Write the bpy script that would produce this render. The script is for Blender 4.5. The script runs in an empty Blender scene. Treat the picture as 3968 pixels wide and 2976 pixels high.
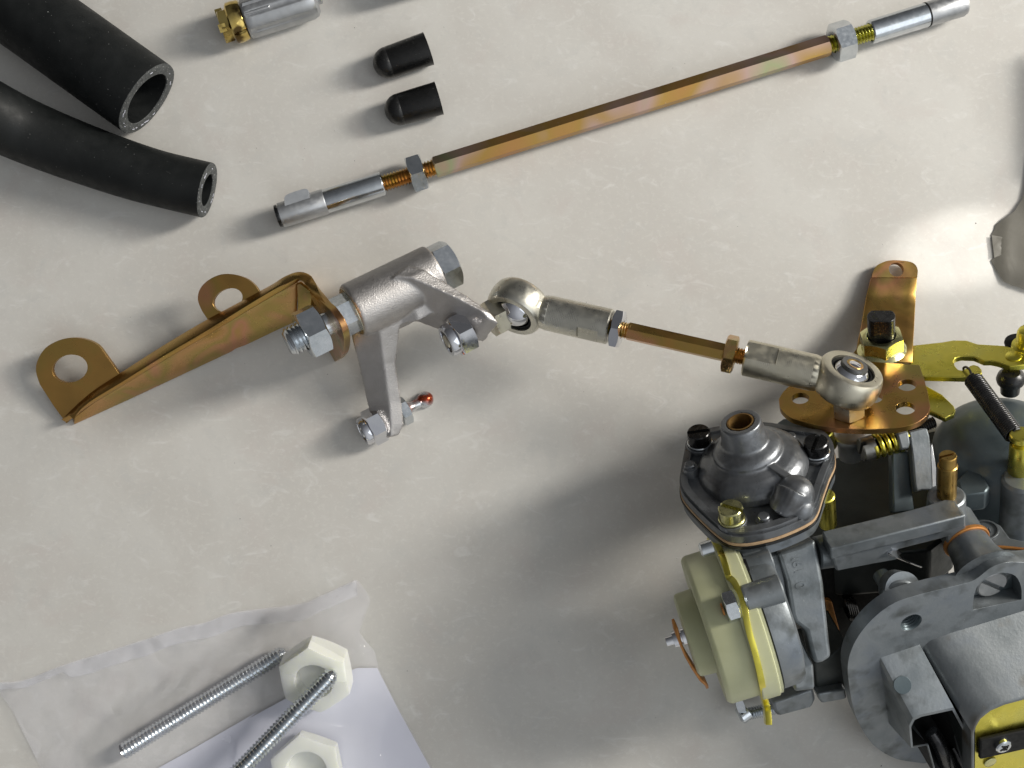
import bpy, bmesh, math, random
from math import sin, cos, tan, pi, radians, sqrt, atan2
from mathutils import Vector as V, Matrix, noise as mnoise
from mathutils.geometry import tessellate_polygon, delaunay_2d_cdt
random.seed(7)
S = 0.001                      # all lengths below are millimetres
scene = bpy.context.scene
COL = scene.collection

# ------------------------------------------------------------ camera
FPX, CX, CY = 5000.0, 1984.0, 1488.0
TILT, DIST = radians(6), 475.0
CAMX = V((1, 0, 0)); CAMY = V((0, cos(TILT), sin(TILT))); CAMF = V((0, sin(TILT), -cos(TILT)))
CAMP = CAMF * -DIST
cam = bpy.data.objects.new('camera', bpy.data.cameras.new('camera')); COL.objects.link(cam)
cam.location = CAMP * S; cam.rotation_euler = (TILT, 0, 0)
cam.data.sensor_width = 36; cam.data.lens = 36 * FPX / 3968
cam.data.clip_start = 0.005; cam.data.clip_end = 20
scene.camera = cam

# ------------------------------------------------------------ light
def look(o, d): o.rotation_euler = V(d).to_track_quat('-Z', 'Y').to_euler()
def area(name, direction, dist, size, power, colour, size_y=None):
    l = bpy.data.lights.new(name, 'AREA'); l.energy = power; l.color = colour
    l.size = size
    if size_y: l.shape = 'RECTANGLE'; l.size_y = size_y
    o = bpy.data.objects.new(name, l); COL.objects.link(o)
    d = V(direction).normalized(); o.location = d * dist; look(o, -d); return o
AZ = radians(20)
def dirv(az, el): return (cos(az) * cos(el), sin(az) * cos(el), sin(el))
area('window_light', dirv(AZ, radians(31)), 1.5, 0.24, 16.5, (1, .955, .88), .80)
area('sun_through_window', dirv(AZ, radians(29)), 1.5, 0.22, 8.5, (1, .955, .88))
area('side_window_light', dirv(radians(-32), radians(48)), 1.7, 1.0, 3.4, (.90, .95, 1), 1.2)
def gap_spot():                                # sun slipping through a gap beside the window: the bright patch at the right
    l = bpy.data.lights.new('sun_gap_light', 'SPOT'); l.energy = SPOT_W; l.color = (1, .97, .92); l.spot_size = radians(2.7); l.spot_blend = .8; l.shadow_soft_size = .002
    o = bpy.data.objects.new('sun_gap_light', l); COL.objects.link(o); c = P(3735, 965, 0) * S; d = V(dirv(radians(12), radians(33)))
    o.location = c + d * .8; look(o, -d)
SPOT_W = 26.0
world = bpy.data.worlds.new('World'); scene.world = world; world.use_nodes = True
wn = world.node_tree; wn.nodes.clear()
wo = wn.nodes.new('ShaderNodeOutputWorld'); wb = wn.nodes.new('ShaderNodeBackground')
wt = wn.nodes.new('ShaderNodeTexCoord'); wv = wn.nodes.new('ShaderNodeVectorMath'); wv.operation = 'DOT_PRODUCT'
wv.inputs[1].default_value = V((.66, -.54, .50)).normalized()
wr = wn.nodes.new('ShaderNodeValToRGB'); we = wr.color_ramp.elements
we[0].position = .14; we[0].color = (.115, .113, .110, 1); we[1].position = .92; we[1].color = (1.15, 1.18, 1.2, 1)
e_ = we.new(.50); e_.color = (.26, .265, .275, 1); e_ = we.new(.74); e_.color = (.60, .615, .64, 1)
wm = wn.nodes.new('ShaderNodeMath'); wm.operation = 'MULTIPLY_ADD'; wm.inputs[1].default_value = .5; wm.inputs[2].default_value = .5
wn.links.new(wt.outputs['Generated'], wv.inputs[0]); wn.links.new(wv.outputs['Value'], wm.inputs[0])
wn.links.new(wm.outputs[0], wr.inputs[0]); wn.links.new(wr.outputs[0], wb.inputs['Color']); wn.links.new(wb.outputs[0], wo.inputs[0])
wb.inputs['Strength'].default_value = 0.47
scene.view_settings.view_transform = 'Standard'; scene.view_settings.look = 'None'
scene.view_settings.exposure = 0.02; scene.view_settings.gamma = 1.0
scene.render.engine = 'CYCLES'; scene.cycles.max_bounces = 10; scene.cycles.transparent_max_bounces = 12

# ------------------------------------------------------------ picture point -> place
def ray(px, py): return CAMX * ((px - CX) / FPX) - CAMY * ((py - CY) / FPX) + CAMF
def PL(px, py, q, n):
    d = ray(px, py); return CAMP + d * ((q - CAMP).dot(n) / d.dot(n))
UPZ = V((0, 0, 1))
def P(px, py, h=0.0): return PL(px, py, V((0, 0, h)), UPZ)
def depth(p): return (p - CAMP).dot(CAMF)
def mm(npx, p): return npx * depth(p) / FPX          # picture size -> millimetres at point p
def proj(p):
    d = p - CAMP; z = d.dot(CAMF); return (CX + FPX * d.dot(CAMX) / z, CY - FPX * d.dot(CAMY) / z)
def c2w(v): return (CAMX * v[0] + CAMY * v[1] - CAMF * v[2]).normalized()
# axes of the leaning carburettor: right, up, front
CU_ = c2w((-.19, .765, .615)); CR_ = c2w((.957, .282, -.055)); CR_ = (CR_ - CU_ * CR_.dot(CU_)).normalized(); CF_ = CR_.cross(CU_)
CO = P(2914, 1806, 46)
def CU(px, py, u): return PL(px, py, CO + CU_ * u, CU_)
def CF(px, py, f): return PL(px, py, CO + CF_ * f, CF_)
def CR(px, py, r): return PL(px, py, CO + CR_ * r, CR_)
def ruf(p): d = p - CO; return (round(d.dot(CR_), 1), round(d.dot(CU_), 1), round(d.dot(CF_), 1), round(p.z, 1))
def axpt(A, B, px):            # point of the line A-B seen at picture column px
    lo, hi = -3.0, 4.0
    up = proj(B)[0] > proj(A)[0]
    for _ in range(50):
        m = (lo + hi) / 2
        if (proj(A.lerp(B, m))[0] < px) == up: lo = m
        else: hi = m
    return A.lerp(B, lo)

gap_spot()
# ------------------------------------------------------------ mesh helpers
def frame(axis, ref=None):
    a = V(axis).normalized()
    r = V(ref) if ref is not None else (V((0, 0, 1)) if abs(a.z) < .9 else V((0, 1, 0)))
    u = (r - a * r.dot(a)).normalized(); return a, u, a.cross(u)
class MB:
    def __init__(s): s.v = []; s.f = []
    def add(s, vs, fs):
        o = len(s.v); s.v += [V(v) for v in vs]; s.f += [tuple(i + o for i in f) for f in fs]; return s
    def lathe(s, A, axis, prof, n=32, ref=None, mod=None):
        a, u, w = frame(axis, ref); vs = []; idx = []
        for t, r in prof:
            c = A + a * t
            if r < 1e-6: idx.append([len(vs)] * n); vs.append(c)
            else:
                row = []
                for j in range(n):
                    th = 2 * pi * j / n; rr = r if mod is None else mod(t, r, th)
                    row.append(len(vs)); vs.append(c + (u * cos(th) + w * sin(th)) * rr)
                idx.append(row)
        fs = []
        for i in range(len(idx) - 1):
            for j in range(n):
                k = (j + 1) % n; q = [idx[i][j], idx[i][k], idx[i + 1][k], idx[i + 1][j]]
                q = list(dict.fromkeys(q))
                if len(q) > 2: fs.append(q)
        return s.add(vs, fs)
    def cyl(s, A, B, r0, r1=None, n=32, ch=0.0):
        r1 = r0 if r1 is None else r1; L = (B - A).length
        pr = [(0, 0), (0, r0 - ch), (ch, r0), (L - ch, r1), (L, r1 - ch), (L, 0)] if ch else [(0, 0), (0, r0), (L, r1), (L, 0)]
        return s.lathe(A, B - A, pr, n)
    def thread(s, A, B, r, pitch, dep=None, n=20, tip=0.0):
        L = (B - A).length; dep = dep or pitch * .55; a, u, w = frame(B - A)
        rows = int(L / pitch * 4); vs = []; fs = []
        wave = (0, .5, 1, .5)
        for i in range(rows + 1):
            for j in range(n + 1):
                th = 2 * pi * j / n; t = (i + 4 * j / n) * pitch / 4
                ph = (i % 4); rr = r - dep * (1 - wave[ph])
                t = min(max(t - pitch * .5, 0), L)
                if tip and t > L - tip: rr = min(rr, r - dep * .6 - (t - (L - tip)) * .75)
                vs.append(A + a * t + (u * cos(th) + w * sin(th)) * rr)
        for i in range(rows):
            for j in range(n):
                k = i * (n + 1) + j; fs.append((k, k + 1, k + n + 2, k + n + 1))
        s.add(vs, fs)
        rc = r - dep * .6
        s.lathe(A, a, [(0, 0), (0.01, rc)], n)
        rb = max(rc - tip * .75, rc * .25) if tip else rc
        s.lathe(A, a, [(L - tip - .02, rc), (L - .01, rb), (L, 0)], n); return s
    def nut(s, A, axis, L, af, bore=0.0, ref=None, ch=.5, both=True, n=48, collar=None):
        ri = af / 2; a, u, w = frame(axis, ref)
        hexr = lambda th: ri / cos((th + pi / 6) % (pi / 3) - pi / 6)
        c0 = ri * .96
        vs = []; rows = []
        def row(fn):
            r = []
            for j in range(n):
                th = 2 * pi * j / n; t, rr = fn(th); r.append(len(vs)); vs.append(A + a * t + (u * cos(th) + w * sin(th)) * rr)
            rows.append(r)
        g = lambda th: (hexr(th) - c0) * ch
        if bore: row(lambda th: (L * .3, bore)); row(lambda th: (0, bore + .25))
        row(lambda th: (0, c0)) if both else row(lambda th: (0, hexr(th)))
        if both: row(lambda th: (g(th), hexr(th)))
        row(lambda th: (L - g(th), hexr(th))); row(lambda th: (L, c0))
        if collar:
            h, r = collar; row(lambda th: (L + .2, r)); row(lambda th: (L + h * .7, r)); row(lambda th: (L + h, r - .5)); row(lambda th: (L + h, bore + .5)); row(lambda th: (L + h - .6, bore + .4))
        elif bore: row(lambda th: (L, bore + .25)); row(lambda th: (L * .7, bore))
        fs = []
        for i in range(len(rows) - 1):
            for j in range(n):
                k = (j + 1) % n; fs.append((rows[i][j], rows[i][k], rows[i + 1][k], rows[i + 1][j]))
        s.add(vs, fs)
        if not bore:
            o = len(s.v) - len(vs)
            s.f.append(tuple(o + i for i in reversed(rows[0]))); s.f.append(tuple(o + i for i in rows[-1]))
        return s
    def hexbar(s, A, B, af, ref=None, cap=True, ch=.8):
        return s.nut(A, B - A, (B - A).length, af, 0, ref, ch, True, 24)
    def prism(s, loops, vec):
        if not isinstance(loops[0], (list, tuple)): loops = [loops]
        flat = [p for l in loops for p in l]; n = len(flat)
        tris = tessellate_polygon([[tuple(p) for p in l] for l in loops])
        vs = flat + [p + vec for p in flat]; fs = []
        for t in tris: fs.append(tuple(t)); fs.append(tuple(i + n for i in reversed(t)))
        o = 0
        for l in loops:
            m = len(l)
            for i in range(m):
                j = (i + 1) % m; fs.append((o + i, o + j, o + j + n, o + i + n))
            o += m
        return s.add(vs, fs)
    def loft(s, rings, caps=True, closed=True):
        m = len(rings[0]); vs = [p for r in rings for p in r]; fs = []
        for i in range(len(rings) - 1):
            for j in range(m if closed else m - 1):
                k = (j + 1) % m; fs.append((i * m + j, i * m + k, (i + 1) * m + k, (i + 1) * m + j))
        if caps and closed:
            for base, rg in ((0, rings[0]), ((len(rings) - 1) * m, rings[-1])):
                for t in tessellate_polygon([[tuple(p) for p in rg]]): fs.append(tuple(base + i for i in t))
        return s.add(vs, fs)
    def tube(s, path, r, n=12, caps=True):
        rings = []; prev = None
        for i, p in enumerate(path):
            d = (path[min(i + 1, len(path) - 1)] - path[max(i - 1, 0)]).normalized()
            a, u, w = frame(d, prev); prev = u
            rr = r[i] if isinstance(r, (list, tuple)) else r
            rings.append([p + (u * cos(2 * pi * j / n) + w * sin(2 * pi * j / n)) * rr for j in range(n)])
        return s.loft(rings, caps)
    def box(s, c, ax, ay, az):
        vs = [c + ax * i + ay * j + az * k for i in (-1, 1) for j in (-1, 1) for k in (-1, 1)]
        return s.add(vs, [(0, 1, 3, 2), (4, 6, 7, 5), (0, 4, 5, 1), (2, 3, 7, 6), (0, 2, 6, 4), (1, 5, 7, 3)])
    def ball(s, c, r, n=24, axis=(0, 0, 1), sq=1.0):
        return s.lathe(c, axis, [(-cos(pi * i / n) * r * sq, sin(pi * i / n) * r if 0 < i < n else 0) for i in range(n + 1)], n * 2)
def cr(pts, k=5, closed=True):               # smooth curve through points
    n = len(pts); out = []
    for i in range(n if closed else n - 1):
        g = lambda j: pts[j % n] if closed else pts[min(max(j, 0), n - 1)]
        a, b, c, d = g(i - 1), g(i), g(i + 1), g(i + 2)
        for q in range(k):
            t = q / k
            out.append(((b * 2) + (c - a) * t + (a * 2 - b * 5 + c * 4 - d) * t * t + (b * 3 - a - c * 3 + d) * t ** 3) * .5)
    if not closed: out.append(pts[-1])
    return out
def circ(c, n, r, k=24, ref=None, sq=1.0):
    a, u, w = frame(n, ref); return [c + u * cos(2 * pi * i / k) * r + w * sin(2 * pi * i / k) * r * sq for i in range(k)]
BASE = {}
def thing(name, label, cat, base, group=None):
    o = bpy.data.objects.new(name, None); COL.objects.link(o); o.empty_display_size = .005
    o.location = base * S; BASE[o.name] = base
    o['label'] = label; o['category'] = cat
    if group: o['group'] = group
    return o
def obj(name, mb, mat, parent=None, ang=35, bevel=0.0, seg=2, remesh=0.0, smooth=0, label=None, cat=None, group=None, kind=None, base=None, solid=0.0, flat=False):
    root = BASE[parent.name] if parent else (base if base is not None else V((0, 0, 0)))
    me = bpy.data.meshes.new(name)
    me.from_pydata([tuple((p - root) * S) for p in mb.v], [], mb.f)
    bm = bmesh.new(); bm.from_mesh(me)
    bmesh.ops.remove_doubles(bm, verts=bm.verts, dist=1e-6)
    bmesh.ops.recalc_face_normals(bm, faces=bm.faces); bm.to_mesh(me); bm.free()
    me.materials.append(mat)
    if not flat:
        me.shade_smooth()
        if not remesh: me.set_sharp_from_angle(angle=radians(ang))
    o = bpy.data.objects.new(name, me); COL.objects.link(o); BASE[o.name] = root
    if parent: o.parent = parent
    else: o.location = root * S
    if solid:
        m = o.modifiers.new('solid', 'SOLIDIFY'); m.thickness = solid * S; m.offset = -1
    if remesh:
        m = o.modifiers.new('remesh', 'REMESH'); m.mode = 'VOXEL'; m.voxel_size = remesh * S; m.use_smooth_shade = True
        if smooth:
            m = o.modifiers.new('smooth', 'SMOOTH'); m.iterations = smooth; m.factor = .5
    if bevel:
        m = o.modifiers.new('bevel', 'BEVEL'); m.width = bevel * S; m.segments = seg; m.limit_method = 'ANGLE'; m.angle_limit = radians(38); m.harden_normals = False
    if label: o['label'] = label
    if cat: o['category'] = cat
    if group: o['group'] = group
    if kind: o['kind'] = kind
    return o

# ------------------------------------------------------------ materials
def mat(name, ramp, metal=0.0, rough=.4, scale=.2, detail=5, rough_var=.1, bump=0.0, bscale=2.0, spec=.5, sss=0.0, trans=0.0, dist=.3, stretch=(1, 1, 1), dust=0.0, dirt=None, coat=0.0):
    m = bpy.data.materials.new(name); m.use_nodes = True; nt = m.node_tree; N = nt.nodes; L = nt.links
    b = N['Principled BSDF']; tc = N.new('ShaderNodeTexCoord'); mp = N.new('ShaderNodeMapping')
    mp.inputs['Scale'].default_value = tuple(1000 * s for s in stretch); L.new(tc.outputs['Object'], mp.inputs['Vector'])
    n = N.new('ShaderNodeTexNoise'); n.inputs['Scale'].default_value = scale; n.inputs['Detail'].default_value = detail; n.inputs['Distortion'].default_value = dist
    L.new(mp.outputs[0], n.inputs['Vector'])
    r = N.new('ShaderNodeValToRGB'); els = r.color_ramp.elements
    k = len(ramp)
    for i, c in enumerate(ramp):
        pos = .5 if k == 1 else .3 + .4 * i / (k - 1)
        e = els[i] if i < 2 else els.new(pos)
        e.position = pos; e.color = (*c, 1)
    if k == 1: els[1].position = 1; els[1].color = (*ramp[0], 1)
    L.new(n.outputs['Fac'], r.inputs['Fac']); colour = r.outputs[0]
    def mix(a, colb, facsock):
        x = N.new('ShaderNodeMix'); x.data_type = 'RGBA'; L.new(facsock, x.inputs[0]); L.new(a, x.inputs[6]); x.inputs[7].default_value = (*colb, 1); return x.outputs[2]
    def spots(sc, lo, hi, seed):
        q = N.new('ShaderNodeTexNoise'); q.inputs['Scale'].default_value = sc; q.inputs['Detail'].default_value = 3
        mq = N.new('ShaderNodeMapping'); mq.inputs['Scale'].default_value = (1000,) * 3; mq.inputs['Location'].default_value = (seed, seed * 2, 3); L.new(tc.outputs['Object'], mq.inputs[0]); L.new(mq.outputs[0], q.inputs['Vector'])
        g = N.new('ShaderNodeMapRange'); g.inputs[1].default_value = lo; g.inputs[2].default_value = hi; L.new(q.outputs['Fac'], g.inputs[0]); return g.outputs[0]
    if dirt: colour = mix(colour, dirt[0], spots(dirt[1], dirt[2], dirt[3], 5.0))
    if dust: colour = mix(colour, (.5, .5, .48), spots(1.6, .74 - dust * .1, .80, 9.0))
    L.new(colour, b.inputs['Base Color'])
    b.inputs['Metallic'].default_value = metal; b.inputs['Specular IOR Level'].default_value = spec
    n2 = N.new('ShaderNodeTexNoise'); n2.inputs['Scale'].default_value = scale * 3.3; n2.inputs['Detail'].default_value = 4; L.new(mp.outputs[0], n2.inputs['Vector'])
    g = N.new('ShaderNodeMapRange'); g.inputs[1].default_value = .3; g.inputs[2].default_value = .7; g.inputs[3].default_value = max(rough - rough_var, .02); g.inputs[4].default_value = rough + rough_var
    L.new(n2.outputs['Fac'], g.inputs[0]); L.new(g.outputs[0], b.inputs['Roughness'])
    if bump:
        q = N.new('ShaderNodeTexNoise'); q.inputs['Scale'].default_value = bscale; q.inputs['Detail'].default_value = 3; L.new(mp.outputs[0], q.inputs['Vector'])
        bp = N.new('ShaderNodeBump'); bp.inputs['Strength'].default_value = 1; bp.inputs['Distance'].default_value = bump * S; L.new(q.outputs['Fac'], bp.inputs['Height']); L.new(bp.outputs[0], b.inputs['Normal'])
    if sss:
        b.inputs['Subsurface Weight'].default_value = sss; b.inputs['Subsurface Radius'].default_value = (.003, .003, .002); b.inputs['Subsurface Scale'].default_value = 1
    if trans: b.inputs['Transmission Weight'].default_value = trans
    if coat: b.inputs['Coat Weight'].default_value = coat; b.inputs['Coat Roughness'].default_value = .1
    return m
RUBBER = mat('black_rubber', [(.004, .005, .005), (.011, .0125, .0125)], 0, .55, .08, bump=.03, bscale=1.2, dust=.12, spec=.3)
RUBCUT = mat('cut_rubber', [(.035, .038, .038), (.075, .08, .08)], 0, .7, .6, bump=.06, bscale=1.5, dust=1.3)
VINYL = mat('black_vinyl', [(.006, .006, .006), (.011, .011, .011)], 0, .34, .3, bump=.012, bscale=1.5, dust=.15)
ZINC = mat('bright_zinc', [(.56, .60, .63), (.70, .73, .76)], 1, .20, .25, bump=.006, bscale=1.5, rough_var=.07)
CHROME = mat('polished_steel', [(.68, .69, .74), (.76, .77, .80)], 1, .07, .2, rough_var=.03)
CAST = mat('satin_cast_alloy', [(.46, .44, .425), (.52, .50, .485)], 1, .48, .3, bump=.13, bscale=2.0, rough_var=.06)
SOCK = mat('grey_die_cast', [(.40, .41, .42), (.50, .51, .52)], .9, .42, .2, bump=.02, bscale=1.0)
TURN = mat('turned_steel', [(.58, .56, .48), (.68, .66, .58)], 1, .32, .12, bump=.006, bscale=1.2)
TURN2 = mat('turned_steel_warm', [(.58, .54, .42), (.70, .66, .54)], 1, .36, .12, bump=.006, bscale=1.2)
GOLD = mat('gold_chromate', [(.43, .25, .075), (.51, .29, .085), (.46, .30, .085), (.58, .29, .14), (.40, .32, .10)], 1, .30, .045, detail=2, bump=.010, bscale=1.5, rough_var=.06)
WEBG = mat('pinkish_chromate', [(.46, .28, .09), (.55, .32, .14), (.42, .31, .10), (.58, .29, .17), (.50, .32, .10)], 1, .30, .05, detail=2, bump=.010, bscale=1.5, rough_var=.06, dust=.2)
IRID = mat('iridescent_chromate', [(.46, .24, .09), (.42, .26, .075), (.47, .32, .26), (.35, .36, .20), (.46, .28, .21)], 1, .40, .030, detail=2, bump=.008, bscale=1.5, stretch=(1, 1, 1), rough_var=.05, dust=.3)
BRASSY = mat('brassy_chromate', [(.50, .38, .12), (.60, .36, .16), (.48, .42, .13)], 1, .24, .12, detail=2, bump=.006)
YELLOW = mat('yellow_zinc', [(.64, .57, .08), (.78, .69, .12), (.72, .66, .15)], 1, .30, .08, detail=3, bump=.006, rough_var=.06)
YPALE = mat('pale_yellow_zinc', [(.62, .60, .30), (.72, .69, .36)], 1, .24, .1, detail=2)
BODY = mat('grey_carburettor_casting', [(.15, .17, .18), (.23, .25, .262), (.18, .205, .235)], .6, .42, .06, detail=7, bump=.06, bscale=.9, dust=.25, dirt=((.10, .11, .11), .12, .52, .72), rough_var=.08)
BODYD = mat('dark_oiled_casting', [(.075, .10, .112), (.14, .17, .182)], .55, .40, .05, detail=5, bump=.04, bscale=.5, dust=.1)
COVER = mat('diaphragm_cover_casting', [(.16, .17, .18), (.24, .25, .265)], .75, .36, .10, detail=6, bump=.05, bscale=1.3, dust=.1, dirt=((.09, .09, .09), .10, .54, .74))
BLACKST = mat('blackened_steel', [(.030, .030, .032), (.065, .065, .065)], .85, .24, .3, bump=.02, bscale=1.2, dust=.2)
BODYX = mat('gap_shade_casting', [(.020, .025, .025), (.045, .052, .05)], .4, .42, .05, detail=5, bump=.05, bscale=.5)  # shade of gaps and horn cavity put into the casting colour
HORN = mat('stained_grey_casting', [(.13, .145, .152), (.20, .215, .222), (.155, .175, .20)], .6, .46, .06, detail=7, bump=.06, bscale=.9, dust=.2, dirt=((.10, .075, .045), .055, .56, .70), rough_var=.08)
DARK = mat('oily_steel_and_shade', [(.006, .0065, .0065), (.013, .013, .013)], 0, .6, .2, spec=.2)  # dark steel parts; also painted shade for the box cavity and lower body
BRASS = mat('aged_brass', [(.36, .22, .06), (.50, .33, .10)], 1, .34, .2, bump=.01)
COPPER = mat('copper_gasket', [(.45, .18, .05), (.60, .28, .08)], .6, .45, .3)
GASK = mat('tan_gasket', [(.42, .28, .16), (.55, .38, .22)], 0, .8, .6)
NYLON = mat('white_nylon', [(.78, .79, .72), (.84, .85, .78)], 0, .42, .1, sss=.6)
CHOKE = mat('yellowish_nylon', [(.47, .48, .29), (.57, .58, .38)], 0, .42, .05, sss=.35)
PAPER = mat('bluish_white_paper', [(.66, .67, .76), (.70, .71, .80)], 0, .8, .03)
DUSTM = mat('dark_dust', [(.03, .03, .03)], 0, .8, .5)
GREASE = mat('red_grease_steel', [(.62, .63, .64), (.62, .63, .64), (.34, .06, .025)], .85, .24, .16, detail=1, dist=.6)

def film(name, opac, col, rough=.16, bscale=.06, bump=1.2, spec=.5, detail=4):
    m = bpy.data.materials.new(name); m.use_nodes = True; N = m.node_tree.nodes; L = m.node_tree.links
    b = N['Principled BSDF']; b.inputs['Base Color'].default_value = (*col, 1); b.inputs['Roughness'].default_value = rough; b.inputs['Specular IOR Level'].default_value = spec
    t = N.new('ShaderNodeBsdfTransparent'); x = N.new('ShaderNodeMixShader')
    tc = N.new('ShaderNodeTexCoord'); mp = N.new('ShaderNodeMapping'); mp.inputs['Scale'].default_value = (1000, 1000, 1000); L.new(tc.outputs['Object'], mp.inputs[0])
    q = N.new('ShaderNodeTexNoise'); q.inputs['Scale'].default_value = bscale; q.inputs['Detail'].default_value = detail; q.inputs['Distortion'].default_value = .8; L.new(mp.outputs[0], q.inputs['Vector'])
    sb = N.new('ShaderNodeMath'); sb.operation = 'SUBTRACT'; sb.inputs[1].default_value = .5; L.new(q.outputs['Fac'], sb.inputs[0])
    ab = N.new('ShaderNodeMath'); ab.operation = 'ABSOLUTE'; L.new(sb.outputs[0], ab.inputs[0])          # creases where the noise crosses its middle
    bp = N.new('ShaderNodeBump'); bp.inputs['Distance'].default_value = bump * S; L.new(ab.outputs[0], bp.inputs['Height']); L.new(bp.outputs[0], b.inputs['Normal'])
    fr = N.new('ShaderNodeLayerWeight'); L.new(bp.outputs[0], fr.inputs['Normal'])
    pw = N.new('ShaderNodeMath'); pw.operation = 'POWER'; pw.inputs[1].default_value = 4.0; L.new(fr.outputs['Facing'], pw.inputs[0])
    ad = N.new('ShaderNodeMath'); ad.operation = 'MULTIPLY_ADD'; ad.use_clamp = True; ad.inputs[1].default_value = .7; ad.inputs[2].default_value = opac; L.new(pw.outputs[0], ad.inputs[0])
    L.new(ad.outputs[0], x.inputs[0]); L.new(t.outputs[0], x.inputs[1]); L.new(b.outputs[0], x.inputs[2]); L.new(x.outputs[0], N['Material Output'].inputs['Surface'])
    return m
FILM = film('clear_plastic_film', .11, (.88, .88, .95), .06, bscale=.035, bump=5.0, detail=1.2)
HEM = film('milky_film_hem', .24, (.86, .87, .95), .10, bscale=.04, bump=2.5, detail=1.2)
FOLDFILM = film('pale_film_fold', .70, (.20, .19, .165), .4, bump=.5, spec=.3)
SHADEFILM = film('shade_grey_film', .86, (.12, .113, .095), .45, bump=.3, spec=.2)  # look of shadowed table put into the film's dark grey

def table_mat():
    m = bpy.data.materials.new('marbled_table_top'); m.use_nodes = True; N = m.node_tree.nodes; L = m.node_tree.links
    b = N['Principled BSDF']; tc = N.new('ShaderNodeTexCoord')
    def nz(scale, detail, dist, rot=0.0, st=(1, 1, 1), rg=.5):
        mp = N.new('ShaderNodeMapping'); mp.inputs['Scale'].default_value = tuple(1000 * s for s in st); mp.inputs['Rotation'].default_value = (0, 0, rot); L.new(tc.outputs['Object'], mp.inputs[0])
        q = N.new('ShaderNodeTexNoise'); q.inputs['Scale'].default_value = scale; q.inputs['Detail'].default_value = detail; q.inputs['Distortion'].default_value = dist; q.inputs['Roughness'].default_value = rg; L.new(mp.outputs[0], q.inputs['Vector']); return q.outputs['Fac']
    def rng(s, lo, hi, a=0.0, c=1.0):
        g = N.new('ShaderNodeMapRange'); g.interpolation_type = 'SMOOTHSTEP'; g.inputs[1].default_value = lo; g.inputs[2].default_value = hi; g.inputs[3].default_value = a; g.inputs[4].default_value = c; L.new(s, g.inputs[0]); return g.outputs[0]
    def mix(a, c, f):
        x = N.new('ShaderNodeMix'); x.data_type = 'RGBA'; L.new(f, x.inputs[0])
        if isinstance(a, tuple): x.inputs[6].default_value = (*a, 1)
        else: L.new(a, x.inputs[6])
        x.inputs[7].default_value = (*c, 1); return x.outputs[2]
    big = rng(nz(.022, 3, .6), .35, .65)
    c = mix((.565, .545, .507), (.61, .595, .558), big)
    c = mix(c, (.56, .52, .485), rng(nz(.045, 4, .8, .5), .52, .72, 0, .5))
    c = mix(c, (.53, .525, .50), rng(nz(.06, 5, 1.2, 1.1, (1, 1, 1), .6), .52, .70, 0, .4))
    c = mix(c, (.72, .71, .685), rng(nz(.10, 7, 1.2, -.5, (1, 1.9, 1), .66), .54, .74, 0, .55))
    c = mix(c, (.49, .475, .44), rng(nz(.30, 6, .8, .3, (1, 1.4, 1), .7), .54, .74, 0, .35))
    c = mix(c, (.66, .645, .60), rng(nz(.50, 7, .6, .9, (1, 1.3, 1), .72), .53, .61, 0, .40))
    L.new(c, b.inputs['Base Color'])
    L.new(rng(nz(.1, 4, .5), .3, .7, .40, .52), b.inputs['Roughness']); b.inputs['Specular IOR Level'].default_value = .35
    bp = N.new('ShaderNodeBump'); bp.inputs['Distance'].default_value = .05 * S; L.new(nz(.25, 4, .5), bp.inputs['Height']); L.new(bp.outputs[0], b.inputs['Normal'])
    return m
TABLE = table_mat()

# ============================================================ TABLE
mb = MB(); mb.box(V((0, 0, -10)), V((420, 0, 0)), V((0, 380, 0)), V((0, 0, 10)))
obj('table_top', mb, TABLE, kind='structure')
mb = MB()
spots = [(3782, 865, 3), (228, 685, 2.6), (930, 2010, 2), (1050, 2115, 2), (2705, 2600, 3.2), (3415, 2968, 3), (1374, 107, 2), (1374, 623, 2), (233, 680, 2), (994, 574, 1.6), (1325, 430, 1.5), (1174, 618, 1.5), (1180, 575, 1.3), (930, 627, 1.5), (3472, 620, 1.6), (2660, 2110, 1.5), (1305, 2311, 3), (1578, 2600, 2), (1720, 105, 1.5), (1270, 1450, 2), (560, 1085, 1.3)]
for i in range(46): spots.append((random.uniform(50, 3900), random.uniform(100, 2800), random.uniform(.8, 1.7)))
for px, py, r in spots:
    c = P(px, py, .05); rr = r * .075; a = random.uniform(0, pi)
    mb.lathe(c - V((0, 0, .05)), UPZ, [(0, rr), (rr * .5, rr * .7), (rr * .6, 0)], 6, ref=V((cos(a), sin(a), 0)), mod=lambda t, r, th: r * (1 + .4 * sin(th * 2)))
obj('dust_specks', mb, DUSTM, kind='stuff', label='tiny dark dust specks scattered over the pale table top', cat='dust')

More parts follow.
